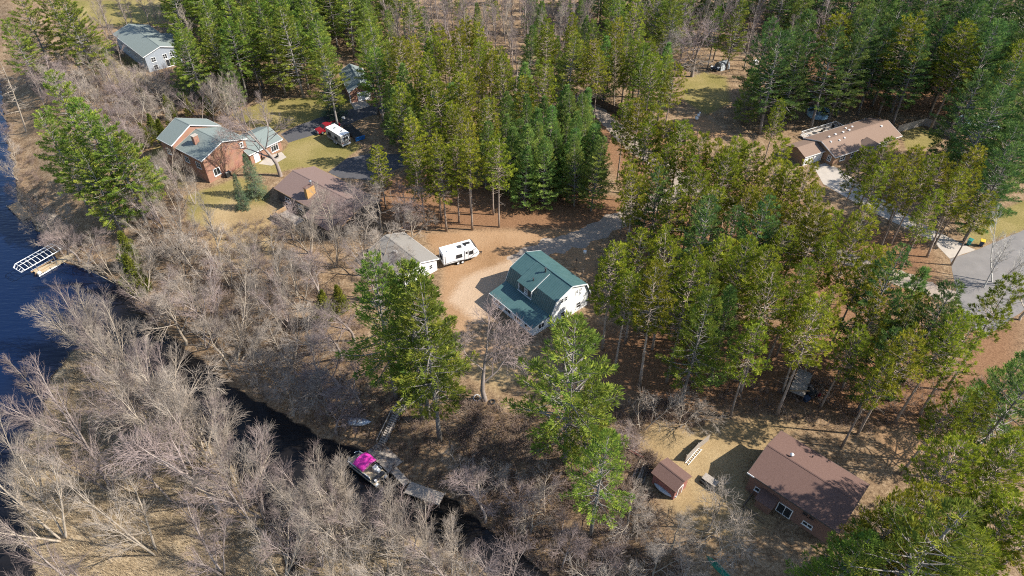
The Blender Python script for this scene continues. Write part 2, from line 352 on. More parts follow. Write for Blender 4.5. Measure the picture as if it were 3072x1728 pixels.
def water_material():
    m = bpy.data.materials.new('water'); m.use_nodes = True; t = m.node_tree; b = t.nodes['Principled BSDF']
    tc = t.nodes.new('ShaderNodeTexCoord'); sx = t.nodes.new('ShaderNodeSeparateXYZ'); t.links.new(tc.outputs['Object'], sx.inputs[0])
    mr = t.nodes.new('ShaderNodeMapRange'); mr.inputs['From Min'].default_value = -68; mr.inputs['From Max'].default_value = -84   # open lake to the west, peat-brown channel to the east
    t.links.new(sx.outputs['X'], mr.inputs['Value'])
    r = t.nodes.new('ShaderNodeValToRGB'); e = r.color_ramp.elements; e[0].color = (.010,.009,.009, 1); e[1].color = (.003,.010,.036, 1)
    t.links.new(mr.outputs[0], r.inputs['Fac']); t.links.new(r.outputs['Color'], b.inputs['Base Color'])
    b.inputs['Roughness'].default_value = .08; b.inputs['IOR'].default_value = 1.33
    mp = t.nodes.new('ShaderNodeMapping'); mp.inputs['Rotation'].default_value = (0, 0, .35); mp.inputs['Scale'].default_value = (.5, 2.2, 1); t.links.new(tc.outputs['Object'], mp.inputs['Vector'])
    n = t.nodes.new('ShaderNodeTexNoise'); n.inputs['Scale'].default_value = .9; n.inputs['Detail'].default_value = 5; t.links.new(mp.outputs[0], n.inputs['Vector'])
    bp = t.nodes.new('ShaderNodeBump'); bp.inputs['Strength'].default_value = .5; bp.inputs['Distance'].default_value = .18
    t.links.new(n.outputs['Fac'], bp.inputs['Height']); t.links.new(bp.outputs['Normal'], b.inputs['Normal'])
    return m
M['water'] = water_material()
wm = MB(); wm.add([(-900,-300,WL),(40,-300,WL),(40,140,WL),(-900,900,WL)], [(0,1,2,3)]); tag(wm.build('lake_water', M['water']), kind='structure')

def ragged(pts, step=1.2, amp=.22, seed=1):
    rng = random.Random(seed); out = []; step = .5
    for i in range(len(pts)):
        a = Vector(pts[i]); b = Vector(pts[(i + 1) % len(pts)]); n = max(1, int((b - a).length / step)); d = (b - a).normalized() if (b - a).length else Vector((1, 0))
        for k in range(n):
            p = a.lerp(b, k / n); j = amp * (.55 * math.sin(p.x * 1.1 + p.y * .7 + seed) + .35 * math.sin(p.x * 2.9 - p.y * 2.3) + rng.uniform(-.3, .3)); out.append((p.x - d.y * j, p.y + d.x * j))
    return out
NOGO = []
for zn_, idx in (('lawn', (0, 1, 2, 3, 5, 6, 7)), ('straw', (0,)), ('dirt', (0, 1, 3)), ('track', (0,))):
    for k_ in idx: NOGO.append(gp(ZONES[zn_][k_][0]))
def sheet(name, pts, m, z, amp=.22, seed=1, px=True):
    q = gp(pts) if px else pts; NOGO.append(q); q = ragged(q, 1.2, amp, seed)
    mb = MB(); mb.add([(x, y, z) for x, y in q], [tuple(range(len(q)))])
    o = mb.build(name, m)
    if o.data.polygons[0].normal.z < 0: o.data.flip_normals()
    return tag(o, kind='structure')
def strip_poly(pts, wd):
    c = [Vector(G(*p)[:2]) for p in pts]; L, Rr = [], []
    for i, p in enumerate(c):
        d = (c[min(i + 1, len(c) - 1)] - c[max(i - 1, 0)]).normalized(); n = Vector((-d.y, d.x)); L.append(tuple(p + n * wd / 2)); Rr.append(tuple(p - n * wd / 2))
    return L + Rr[::-1]
sheet('gravel_road', strip_poly([(1750,285),(1830,370),(1905,440),(2073,556),(2288,652),(2402,725),(2567,785),(2740,850),(2880,900)], 4.2), M['gravel'], .008, .5, 3, False)
sheet('gravel_drive', strip_poly([(1545,790),(1640,742),(1737,718),(1830,672),(1950,610),(2060,560)], 4.6), M['gravel'], .004, .6, 4, False)
sheet('asphalt_drive', [(843,402),(900,374),(1000,338),(1080,322),(1180,310),(1190,330),(1095,352),(1010,388),(930,408),(866,428)], M['asphalt'], .004, .08, 5)
sheet('asphalt_driveway', [(985,517),(1040,476),(1092,464),(1200,462),(1300,452),(1310,478),(1215,498),(1110,540),(1020,534)], M['asphalt'], .004, .08, 6)
sheet('street', [(2850,777),(2927,751),(3072,690),(3500,540),(3560,640),(3300,820),(3072,930),(2960,1010),(2890,960),(2868,870)], M['old_asphalt'], .012, .06, 7)
sheet('concrete_driveway', [(2440,500),(2478,488),(2520,508),(2625,585),(2800,690),(2855,716),(2926,750),(2849,776),(2796,722),(2600,628),(2470,552)], M['concrete'], .016, .03, 8)
sheet('garage_apron', [(1045,300),(1085,290),(1110,318),(1065,330)], M['concrete'], .010, .05, 9)
# ------------------------------------------------------------------ buildings
def brick_mat(name, c1, c2, mortar, sc=1.0):
    m = bpy.data.materials.new(name); m.use_nodes = True; t = m.node_tree; b = t.nodes['Principled BSDF']; b.inputs['Roughness'].default_value = .9
    tc = t.nodes.new('ShaderNodeTexCoord'); mp = t.nodes.new('ShaderNodeMapping'); mp.inputs['Rotation'].default_value = (R(90), 0, R(45)); t.links.new(tc.outputs['Object'], mp.inputs['Vector'])
    k = t.nodes.new('ShaderNodeTexBrick'); k.inputs['Scale'].default_value = 4 * sc; k.inputs['Color1'].default_value = (*c1, 1); k.inputs['Color2'].default_value = (*c2, 1); k.inputs['Mortar'].default_value = (*mortar, 1)
    k.inputs['Mortar Size'].default_value = .012; t.links.new(mp.outputs[0], k.inputs['Vector'])
    n = t.nodes.new('ShaderNodeTexNoise'); n.inputs['Scale'].default_value = .8; t.links.new(tc.outputs['Object'], n.inputs['Vector'])
    x = t.nodes.new('ShaderNodeMix'); x.data_type = 'RGBA'; x.blend_type = 'MULTIPLY'; x.inputs['Factor'].default_value = .35; t.links.new(k.outputs['Color'], x.inputs['A']); t.links.new(n.outputs['Color'], x.inputs['B'])
    t.links.new(x.outputs['Result'], b.inputs['Base Color']); return m
M['brick'] = brick_mat('orange_brick', (.36,.19,.125), (.30,.15,.10), (.36,.27,.21))
M['brick_tan'] = brick_mat('tan_brick', (.30,.195,.115), (.25,.155,.09), (.3,.22,.16))

def gable(root, x0, x1, yf, yb, hr, hef, heb, s, wall_m, roof_m, trim_m, z0=-.4, ov=.45, gov=.35, yr=0.0, th=.14, wall=True):
    Y = lambda v: s * (yr + v)
    sf, sb = (hr - hef) / yf, (hr - heb) / yb
    if wall:
        zf = hef + sf * ov - th - .012; zb = heb + sb * ov - th - .012; xa = x0 + gov
        poly = [(xa, Y(yf - ov), z0), (xa, Y(yf - ov), zf), (xa, Y(0), hr - th - .012), (xa, Y(-(yb - ov)), zb), (xa, Y(-(yb - ov)), z0)]
        MB().prism(poly, (1, 0, 0), x1 - x0 - 2 * gov).build('wall', wall_m, root)
    sec = [(x0, Y(yf), hef), (x0, Y(0), hr), (x0, Y(-yb), heb), (x0, Y(-yb), heb - th), (x0, Y(0), hr - th), (x0, Y(yf), hef - th)]
    rf = MB().prism(sec, (1, 0, 0), x1 - x0).build('roof', roof_m, root)
    MB().prism([(x0 - .02, Y(.16), hr - .16 * sf + .045), (x0 - .02, Y(0), hr + .05), (x0 - .02, Y(-.16), hr - .16 * sb + .045), (x0 - .02, Y(-.16), hr - .16 * sb + .005), (x0 - .02, Y(0), hr + .01), (x0 - .02, Y(.16), hr - .16 * sf + .005)], (1, 0, 0), x1 - x0 + .04).build('ridge_cap', roof_m, rf)
    for v, h in ((yf, hef), (-yb, heb)):
        MB().box(((x0 + x1) / 2, Y(v + .02 * (1 if v > 0 else -1)), h - .1), (x1 - x0 + .06, .036, .2)).build('fascia', trim_m, root)
    for x in (x0 - .02, x1 + .02):
        for v, h in ((yf, hef), (-yb, heb)):
            MB().beam((x, Y(0), hr - .11), (x, Y(v), h - .11), .036, .2).build('rake_board', trim_m, root)
    return rf
def win(root, c, u, n, wd, h, cols=1, rows=2, fm=None, name='window', fw=.09):
    fm = fm or M['white']; c, u, n = Vector(c), Vector(u).normalized(), Vector(n).normalized(); z = Vector((0, 0, 1)); mb = MB()
    for sgn in (-1, 1):
        mb.obox(c + u * sgn * (wd / 2 - fw / 2) + n * .03, u, z, n, fw, h, .07); mb.obox(c + z * sgn * (h / 2 - fw / 2) + n * .03, u, z, n, wd - 2 * fw, fw, .066)
    mb.obox(c - z * (h / 2 + .04) + n * .05, u, z, n, wd + .14, .06, .14)
    for i in range(1, cols): mb.obox(c + u * (-wd / 2 + wd * i / cols) + n * .028, u, z, n, .06, h - 2 * fw, .05)
    for i in range(1, rows): mb.obox(c + z * (-h / 2 + h * i / rows) + n * .026, u, z, n, wd - 2 * fw, .05, .045)
    o = mb.build(name, fm, root)
    MB().obox(c + n * .012, u, z, n, wd - 2 * fw + .01, h - 2 * fw + .01, .016).build('pane', M['glass'], o); return o
def door(root, c, u, n, wd, h, m, name='door', panels=4):
    c, u, n = Vector(c), Vector(u).normalized(), Vector(n).normalized(); z = Vector((0, 0, 1))
    mb = MB(); mb.obox(c + n * .03, u, z, n, wd, h, .06); d = mb.build(name, m, root)
    fr = MB()
    for sgn in (-1, 1): fr.obox(c + u * sgn * (wd / 2 + .06) + n * .035, u, z, n, .12, h + .12, .09)
    fr.obox(c + z * (h / 2 + .07) + n * .035, u, z, n, wd, .12, .086); fr.build('door_frame', M['white'], d)
    pn = MB()
    for i in range(panels): pn.obox(c + z * (-h / 2 + h * (i + .5) / panels) + n * .066, u, z, n, wd * .9, h / panels * .78, .02)
    pn.build('door_panel', m, d)
    MB().obox(c + u * wd * .38 + n * .1, u, z, n, .08, .05, .06).build('handle', M['dark_metal'], d); return d
def railing(root, pts, z, h, m, name='railing', gap=.35):
    mb = MB()
    for i in range(len(pts) - 1):
        a, b = Vector((*pts[i], z)), Vector((*pts[i + 1], z)); L = (b - a).length
        mb.beam(a + Vector((0, 0, h)), b + Vector((0, 0, h)), .1, .06); mb.beam(a + Vector((0, 0, .15)), b + Vector((0, 0, .15)), .05, .08)
        n = max(2, int(L / gap))
        for k in range(n + 1):
            q = a.lerp(b, k / n); mb.box(q + Vector((0, 0, h / 2 - .02)), (.05, .05, h - .08))
    return mb.build(name, m, root)
def foot(o, ang, x0, x1, v0, v1, pad=.6):
    c, s_ = math.cos(ang), math.sin(ang)
    NOGO.append([(o[0] + c * x - s_ * y, o[1] + s_ * x + c * y) for x, y in ((x0 - pad, v0 - pad), (x1 + pad, v0 - pad), (x1 + pad, v1 + pad), (x0 - pad, v1 + pad))])

# --- white house with green steel gambrel roof
o = G(1718, 859, 6.85); A = R(130.1); hs = thing('gambrel_house', 'white two storey house with green metal barn roof and long dormer', 'house', (o.x, o.y, 0), A); foot(o, A, 0, 11.5, -4.6, 8.2, .3)
L = 11.44; th = .1
pr = [(4.55, 2.85), (3.44, 5.42), (0, 6.85), (-3.44, 5.42), (-4.55, 2.85)]
win_in = [(4.2, -.4), (4.2, 3.2), (3.28, 5.28), (0, 6.7), (-3.28, 5.28), (-4.2, 3.2), (-4.2, -.4)]
MB().prism([(.25, y, z) for y, z in win_in], (1, 0, 0), L - .5).build('wall', M['white'], hs)
inner = [(4.44, 2.83), (3.36, 5.33), (0, 6.74), (-3.36, 5.33), (-4.44, 2.83)]
rf = MB().prism([(0, y, z) for y, z in pr + inner[::-1]], (1, 0, 0), L).build('roof', M['green_roof'], hs)
sm = MB()
for i in range(4):
    (y0, z0), (y1, z1) = pr[i], pr[i + 1]; d = Vector((0, y1 - y0, z1 - z0)); nn = Vector((0, -(z1 - z0), y1 - y0)).normalized(); nn = nn if nn.z > 0 else -nn
    for k in range(1, 27): 
        x = k * L / 27
        if 0 <= i <= 1 and 4.75 < x < 8.45: continue
        sm.obox(Vector((x, (y0 + y1) / 2, (z0 + z1) / 2)) + nn * .018, d, (1, 0, 0), nn, d.length * .985, .04, .035)
tag(sm.build('standing_seam', M['green_roof'], rf), kind='stuff')
MB().beam((-.02, 0, 6.89), (L + .02, 0, 6.89), .3, .07).build('ridge_cap', M['green_roof'], rf)
for x in (-.02, L + .02):
    for i in range(4): MB().beam((x, pr[i][0], pr[i][1] - .1), (x, pr[i + 1][0], pr[i + 1][1] - .1), .04, .22).build('rake_board', M['white'], hs)
for y in (4.56, -4.56): MB().box((L / 2, y, 2.76), (L + .06, .05, .2)).build('fascia', M['green_roof'], hs)
# shed dormer
dr = MB().prism([(4.8, .25, 6.80), (4.8, 4.55, 5.02), (4.8, 4.55, 4.92), (4.8, .25, 6.70)], (1, 0, 0), 3.6).build('dormer_roof', M['green_roof'], hs)
sm = MB(); d = Vector((0, 4.3, -1.78)); nn = Vector((0, 1.78, 4.3)).normalized()
for k in range(1, 10): sm.obox(Vector((4.8 + k * .36, 2.4, 5.91)) + nn * .018, d, (1, 0, 0), nn, d.length * .98, .04, .035)
tag(sm.build('standing_seam', M['green_roof'], dr), kind='stuff')
dw = MB(); dw.prism([(5.05, 4.32, 2.95), (5.05, 4.32, 5.0), (5.05, .5, 6.58), (5.05, .5, 5.2), (5.05, 3.2, 5.2), (5.05, 4.0, 3.3)], (1, 0, 0), 3.1)
dwo = dw.build('dormer_wall', M['white'], hs)
MB().box((6.6, 4.335, 4.05), (2.86, .026, 1.72)).build('dormer_siding', M['siding_dark'], dwo)
win(hs, (6.35, 4.352, 4.0), (1, 0, 0), (0, 1, 0), .75, 1.15, 2, 3)
for x in (5.02, 8.18): MB().box((x, 4.37, 4.0), (.12, .05, 2.0)).build('corner_board', M['white'], dwo)
MB().box((6.6, 4.44, 3.06), (3.5, .2, .1)).build('sill_board', M['white'], dwo)
MB().beam((4.77, .6, 6.58), (4.77, 4.56, 4.94), .04, .18).build('rake_board', M['white'], dwo)
MB().box((6.6, 4.57, 4.95), (3.64, .04, .16)).build('fascia', M['green_roof'], dwo)
for (x, y, z, r_, h_) in ((6.1, 3.0, 5.66, .10, .45), (5.65, .75, 6.6, .14, .75)):
    v = MB().tube([(x, y, z - .3), (x, y, z + h_)], r_, 10).build('vent_pipe', M['dark_metal'], hs); MB().tube([(x, y, z + h_ - .02), (x, y, z + h_ + .1)], r_ * 1.5, 10).build('vent_cap', M['dark_metal'], v)
# porch addition
pf = MB().prism([(.35, 4.3, 2.96), (.35, 8.2, 2.28), (.35, 8.2, 2.16), (.35, 4.3, 2.84)], (1, 0, 0), 11.0).build('porch_roof', M['green_roof'], hs)
sm = MB(); d = Vector((0, 3.9, -.68)); nn = Vector((0, .68, 3.9)).normalized()
for k in range(1, 26): sm.obox(Vector((.35 + k * 11 / 26, 6.25, 2.62)) + nn * .018, d, (1, 0, 0), nn, d.length * .985, .04, .035)
tag(sm.build('standing_seam', M['green_roof'], pf), kind='stuff')
MB().box((5.85, 6.0, .85), (10.4, 3.5, 2.5)).build('porch_wall', M['white'], hs)
MB().box((5.85, 8.23, 2.2), (11.06, .05, .2)).build('fascia', M['white'], hs)
for x in (2.0, 4.5, 7.0, 9.5): win(hs, (x, 7.75, 1.25), (1, 0, 0), (0, 1, 0), 1.5, 1.2, 2, 1)
win(hs, (.65, 6.0, 1.3), (0, 1, 0), (-1, 0, 0), 1.3, 1.1, 2, 1)
for y, z, w_, h_ in ((1.95, 4.65, .68, 1.05), (1.1, 4.65, .68, 1.05), (-1.4, 4.7, .5, .8), (-2.25, 4.72, .45, .75), (-2.25, 3.9, .45, .6), (1.6, 1.4, 1.0, 1.3), (-2.0, 1.4, 1.0, 1.3)):
    win(hs, (.25, y, z), (0, 1, 0), (-1, 0, 0), w_, h_, 1, 2)

# --- brown ranch at the lower right
o = G(2303, 1334, 5.4); A = R(-43.5); hs = thing('brown_house', 'brown sided house with plain reddish brown gable roof and white edged windows', 'house', (o.x, o.y, 0), A); foot(o, A, 0, 14.5, -6.3, 4.8)
rf = gable(hs, 0, 12.0, 4.5, 4.5, 5.4, 4.0, 4.0, -1, M['siding_brown'], M['brown_roof'], M['siding_dark'], -.8)
MB().box((.45, -4.55, 3.92), (1.0, .06, .22)).build('gutter_end', M['white'], hs)
v = MB().tube([(3.05, .55, 5.1), (3.05, .55, 5.65)], .13, 10).build('vent_pipe', M['grey_metal'], hs); MB().tube([(3.05, .55, 5.62), (3.05, .55, 5.72), (3.05, .55, 5.9)], [.22, .26, .1], 12).build('vent_cap', M['white'], v)
MB().tube([(5.0, 2.95, 4.3), (5.0, 2.95, 4.85)], .08, 8).build('vent_pipe', M['dark_metal'], hs)
win(hs, (2.05, -4.05, 1.5), (1, 0, 0), (0, -1, 0), 1.3, .8, 2, 1)
win(hs, (5.65, -4.05, .95), (1, 0, 0), (0, -1, 0), 1.95, 2.0, 2, 1, name='sliding_door', fw=.11)
for x in (7.9, 8.75): win(hs, (x, -4.05, 3.05), (1, 0, 0), (0, -1, 0), .8, 1.0, 1, 2, M['siding_brown'])
win(hs, (8.7, -4.05, 1.2), (1, 0, 0), (0, -1, 0), 1.3, .7, 2, 1)
pw = MB().box((3.4, -4.75, .7), (2.0, 1.35, 2.3)).build('porch_wall', M['siding_brown'], hs)
MB().prism([(2.2, -4.04, 2.5), (2.2, -5.85, 2.0), (2.2, -5.85, 1.9), (2.2, -4.04, 2.4)], (1, 0, 0), 2.4).build('porch_roof', M['brown_roof'], hs)
railing(hs, [(1.5, -4.2), (1.5, -6.9), (4.6, -6.9)], -.1, .95, M['wood_dark'], 'porch_railing')

# --- small brown shed with the pale boat along its wall
o = G(2054, 1443, 3.2); A = R(133); hs = thing('garden_shed', 'small red brown shed with brown gable roof', 'shed', (o.x, o.y, 0), A); foot(o, A, 0, 3.9, -2, 2)
M['red_siding'] = mat('faded_red_siding', (.23,.09,.075), (.28,.12,.10), 3, .85)
gable(hs, 0, 3.9, 1.68, 1.68, 3.2, 2.5, 2.5, 1, M['red_siding'], M['brown_roof'], M['siding_brown'], -.3, .3, .2)
door(hs, (.2, .2, .85), (0, 1, 0), (-1, 0, 0), .9, 1.8, M['siding_brown'], panels=2)

# --- brick house with slate blue roof by the lake
o = G(666, 424, 7.6); A = R(143.9); hs = thing('brick_house', 'orange brick house with stepped slate grey gable roofs by the lake', 'house', (o.x, o.y, 0), A); foot(o, A, 0, 14, -6, 6.6, 1.0)
gable(hs, 0, 9.0, 5.7, 5.7, 7.6, 5.65, 5.65, 1, M['brick'], M['slate_roof'], M['white'], -.6, .4, .3)
gable(hs, 8.75, 14.0, 5.35, 6.75, 9.1, 6.6, 5.95, 1, M['brick'], M['slate_roof'], M['white'], -.6, .4, .3, yr=1.13)
q = Matrix.Rotation(-A, 2) @ (Vector(G(588, 424, 7.0)[:2]) - Vector(o[:2])); ck = MB().box((q.x, q.y, 6.9), (.9, 1.1, 3.0)).build('chimney', M['brick'], hs); MB().box((q.x, q.y, 8.44), (1.05, 1.25, .12)).build('chimney_crown', M['concrete'], ck)
win(hs, (.3, 3.05, 1.7), (0, 1, 0), (-1, 0, 0), 1.6, 1.7, 2, 1, fw=.14)
win(hs, (.3, -4.2, 4.7), (0, 1, 0), (-1, 0, 0), .85, 1.25, 1, 2, fw=.16)
win(hs, (2.5, 5.3, 3.6), (1, 0, 0), (0, 1, 0), 1.6, 1.4, 2, 2); win(hs, (6.5, 5.3, 3.6), (1, 0, 0), (0, 1, 0), 1.6, 1.4, 2, 2); win(hs, (11.4, 6.08, 4.2), (1, 0, 0), (0, 1, 0), 1.6, 1.4, 2, 2)
# its garage wing (same house)
wo = G(848, 417, 2.7); wa = R(51.4); fx = Vector((math.cos(wa), math.sin(wa))); pn = Vector((-math.sin(wa), math.cos(wa)))
rid = Vector(wo[:2]) + pn * 4.4; dloc = Matrix.Rotation(-A, 2) @ (rid - Vector(o[:2]))
wing = bpy.data.objects.new('garage_wing', None); COL.objects.link(wing); wing.parent = hs; wing.location = (dloc.x, dloc.y, 0); wing.rotation_euler = (0, 0, R(231.4) - A)
gable(wing, 0, 8.9, 4.4, 4.4, 4.3, 2.7, 2.7, 1, M['brick'], M['slate_roof'], M['white'], -.3, .5, .4)
foot(rid, R(231.4), 0, 8.9, -4.4, 4.4)
door(wing, (7.0, 3.9, 1.05), (1, 0, 0), (0, 1, 0), 1.1, 2.1, M['white'], panels=2)
win(wing, (2.2, 3.9, 1.25), (1, 0, 0), (0, 1, 0), 1.9, 1.5, 3, 1)

# --- house with brick chimney and brown roof
o = G(878, 511, 4.6); A = R(-38); hs = thing('chimney_house', 'dark sided house with mauve brown roof and wide brick chimney', 'house', (o.x, o.y, 0), A); foot(o, A, 0, 20, -7.5, 5.3, .5)
gable(hs, 0, 20.5, 5.2, 5.2, 4.6, 3.05, 3.05, -1, M['siding_dark'], M['mauve_roof'], M['wood_tan'], -.9, .4, .3)
cr = MB().prism([(11.8, -3.0, 4.02), (11.8, -7.6, 2.7), (11.8, -7.6, 2.55), (11.8, -3.0, 3.9)], (1, 0, 0), 7.6).build('porch_roof', M['mauve_roof'], hs)
MB().box((15.6, -6.1, .9), (7.0, 2.4, 3.0)).build('porch_wall', M['siding_dark'], hs)
ch = MB().obox((8.9, -2.9, 4.75), (1, 0, 0), (0, 1, 0), (0, 0, 1), .75, 2.0, 2.3).build('chimney', mat('yellow_brick', (.45,.27,.10), (.38,.22,.08), 6, .9), hs)
MB().box((8.9, -2.9, 5.95), (.95, 2.2, .12)).build('chimney_crown', M['brown_roof'], ch)
MB().tube([(8.9, -2.3, 6.0), (8.9, -2.3, 6.7)], .16, 10).build('flue', M['grey_metal'], ch); MB().tube([(8.9, -2.3, 6.68), (8.9, -2.3, 6.8), (8.9, -2.3, 6.95)], [.28, .3, .08], 12).build('flue_cap', M['grey_metal'], ch)
for x in (3.5, 7.5): win(hs, (x, -4.8, 1.4), (1, 0, 0), (0, -1, 0), 1.6, 1.1, 2, 1)
win(hs, (.3, 1.2, 1.5), (0, 1, 0), (-1, 0, 0), 1.2, 1.1, 2, 1)
# --- timber deck and steps beside it
dk = thing('timber_deck', 'tan timber deck railing and steps below the chimney house', 'deck', (o.x, o.y, 0), A)
MB().box((8.0, -8.0, .75), (5.4, 2.6, .14)).build('deck_floor', M['wood_grey'], dk)
for x in (5.5, 8.0, 10.5):
    for y in (-9.15, -6.9): MB().box((x, y, -.25), (.16, .16, 1.86)).build('post', M['wood_tan'], dk)
mb = MB()
for a, b in (((5.3, -9.3), (10.7, -9.3)), ((5.3, -9.3), (5.3, -6.7))):
    mb.obox(((a[0] + b[0]) / 2, (a[1] + b[1]) / 2, 1.35), (b[0] - a[0], b[1] - a[1], 0), (0, 0, 1), (-(b[1] - a[1]), b[0] - a[0], 0), math.hypot(b[0] - a[0], b[1] - a[1]), .95, .06)
mb.build('railing', M['wood_tan'], dk)
for k in range(5): MB().box((4.9 - k * .32, -8.0, .6 - k * .2), (.34, 1.6, .06)).build('tread', M['wood_tan'], dk)
MB().beam((5.0, -8.9, 1.3), (3.4, -8.9, .3), .08, .14).build('handrail', M['wood_tan'], dk)

# --- garage behind the white trailer
o = G(1262, 787, 4.0); A = R(133); hs = thing('garage', 'white garage with weathered grey shingle roof behind the white trailer', 'garage', (o.x, o.y, 0), A); foot(o, A, 0, 10.6, -4, 4)
gable(hs, 0, 10.6, 3.95, 3.95, 4.0, 2.65, 2.65, 1, M['white'], M['grey_roof'], M['white'], -.3, .4, .3)
door(hs, (.3, 1.2, 1.1), (0, 1, 0), (-1, 0, 0), 2.6, 2.1, M['white_metal'], 'garage_door', 4)
win(hs, (.3, -2.2, 1.5), (0, 1, 0), (-1, 0, 0), .8, 1.0, 1, 2)
MB().box((5.7, 1.2, 3.66), (.7, .5, .35)).build('roof_vent', M['white'], hs)

# --- small garage beyond the pickup
a0, a1 = G(1048, 191, 4.6), G(1080, 252, 4.6); A = math.atan2(a1.y - a0.y, a1.x - a0.x); L2 = (a1 - a0).length
hs = thing('small_garage', 'small brick fronted garage with slate grey roof at end of asphalt drive', 'garage', (a0.x, a0.y, 0), A); foot(a0, A, 0, L2, -3.2, 3.2)
gable(hs, 0, L2, 3.15, 3.15, 4.6, 2.95, 2.95, -1, M['brick'], M['slate_roof'], M['white'], -.3, .3, .25)
door(hs, (L2 - .25, .6, 1.2), (0, 1, 0), (1, 0, 0), 3.0, 2.2, M['white_metal'], 'garage_door', 4)
MB().box((L2 - .2, -2.92, 1.25), (.14, .16, 3.0)).build('corner_board', M['white'], hs)

# --- house at the upper left
o = G(385, 71, 6.0); A = R(-46.6); hs = thing('hillside_house', 'pale house with broad grey green roof among bare trees at upper left', 'house', (o.x, o.y, 0), A); foot(o, A, 0, 22, -5, 5.5)
gable(hs, 0, 21.8, 5.0, 5.0, 6.0, 4.45, 4.45, -1, mat('shaded_siding', (.30,.33,.37), (.25,.28,.32), 2, .8), M['slate_roof'], M['white'], -.4, .4, .3)  # blue-grey wall colour carries the shade on the pale siding
MB().prism([(9.5, 3.0, 5.05), (9.5, 7.5, 4.0), (9.5, 7.5, 3.85), (9.5, 3.0, 4.9)], (1, 0, 0), 7).build('porch_roof', M['slate_roof'], hs)
MB().box((13, 5.6, 1.7), (6.4, 2.6, 4.2)).build('porch_wall', M['white'], hs)
for y, z in ((-2.6, 3.0), (.5, 3.0), (-2.6, .9), (2.4, 3.0)): win(hs, (21.5, y, z), (0, 1, 0), (1, 0, 0), 1.2, 1.3, 2, 2)
win(hs, (21.5, 1.2, 1.05), (0, 1, 0), (1, 0, 0), 2.0, 2.0, 2, 1, name='sliding_door')
for x in (4, 9, 14, 18): win(hs, (x, -4.6, 2.6), (1, 0, 0), (0, -1, 0), 1.3, 1.2, 2, 2)

# --- ranch with taupe roof at the upper right
o = G(2464, 423, 4.2); A = R(27); hs = thing('ranch_house', 'tan brick ranch house with taupe roof and many small roof vents', 'house', (o.x, o.y, 0), A); foot(o, A, -6, 21.5, -5.5, 9, .5)
gable(hs, 0, 20.6, 4.7, 4.7, 4.2, 2.6, 2.6, -1, M['brick_tan'], M['tan_roof'], M['white'], -.3, .4, .3)
# cross gable on the front
cg = MB()
cg.prism([(8.1, -7.4, 2.6), (10.6, -7.4, 4.05), (13.1, -7.4, 2.6), (13.1, -7.4, 2.48), (10.6, -7.4, 3.93), (8.1, -7.4, 2.48)], (0, 1, 0), 4.4); cg.build('cross_gable_roof', M['tan_roof'], hs)
MB().prism([(8.5, -7.1, -.3), (8.5, -7.1, 2.65), (10.6, -7.1, 3.86), (12.7, -7.1, 2.65), (12.7, -7.1, -.3)], (0, 1, 0), 3.2).build('cross_gable_wall', M['brick_tan'], hs)
# garage wing to the left
MB().prism([(-5.6, -1.6, 2.45), (-5.6, 1.2, 3.5), (-5.6, 4.2, 2.45), (-5.6, 4.2, 2.31), (-5.6, 1.2, 3.36), (-5.6, -1.6, 2.31)], (1, 0, 0), 5.88).build('garage_roof', M['tan_roof'], hs)
MB().prism([(-5.3, -1.2, -.3), (-5.3, -1.2, 2.42), (-5.3, 1.2, 3.3), (-5.3, 3.8, 2.42), (-5.3, 3.8, -.3)], (1, 0, 0), 5.55).build('garage_wall', M['brick_tan'], hs)
MB().box((-2.66, -1.62, 2.36), (5.9, .04, .2)).build('fascia', M['white'], hs)
door(hs, (-3.9, -1.2, 1.1), (1, 0, 0), (0, -1, 0), 2.3, 2.15, M['white_metal'], 'garage_door', 4); door(hs, (-1.1, -1.2, 1.1), (1, 0, 0), (0, -1, 0), 2.3, 2.15, M['white_metal'], 'garage_door', 4)
win(hs, (.3, -3.1, 1.5), (0, 1, 0), (-1, 0, 0), .95, 1.3, 2, 3)
for x in (3, 6.2, 16): win(hs, (x, -4.3, 1.5), (1, 0, 0), (0, -1, 0), 1.5, 1.3, 2, 2)
for i, (x, y) in enumerate(((2.0, -.9), (3.2, .8), (5.4, 1.0), (6.0, -1.0), (7.6, .9), (9.6, 1.0), (10.5, 2.6), (12.2, 2.4), (17.5, -1.0), (4.3, -1.2))):
    z = 4.2 - abs(y) * .34
    MB().box((x, y, z + .08), (.42 if i % 3 else .3, .36, .26)).build('roof_vent', M['white'], hs)
# deck behind it, with furniture standing on it
dk = thing('back_deck', 'pale railed deck behind the taupe roofed ranch', 'deck', (o.x, o.y, 0), A)
MB().box((9.0, 6.7, .35), (11.0, 3.6, .14)).build('deck_floor', mat('grey_decking', (.42,.37,.32), (.34,.30,.26), 4, .9), dk)
railing(dk, [(3.6, 5.0), (3.6, 8.4), (14.4, 8.4), (14.4, 5.0)], .42, 1.0, M['white'], 'deck_railing', .4)
for x in (3.7, 9, 14.3):
    for y in (5.2, 8.3): MB().box((x, y, 0), (.14, .14, .56)).build('post', M['white'], dk)
ca, sa = math.cos(A), math.sin(A)
def onranch(x, y, z): return (o.x + ca * x - sa * y, o.y + sa * x + ca * y, z)
def patio_chair(loc, rz, label, m):
    t = thing('patio_chair', label, 'chair', loc, rz, 'patio chairs on the ranch deck')
    MB().box((0, 0, .42), (.55, .55, .07)).build('seat', m, t); MB().obox((-.28, 0, .78), (.15, 0, 1), (0, 1, 0), (1, 0, -.15), .7, .55, .05).build('backrest', m, t)
    for x in (-.23, .23):
        for y in (-.23, .23): MB().box((x, y, .19), (.05, .05, .38)).build('leg', m, t)
    return t
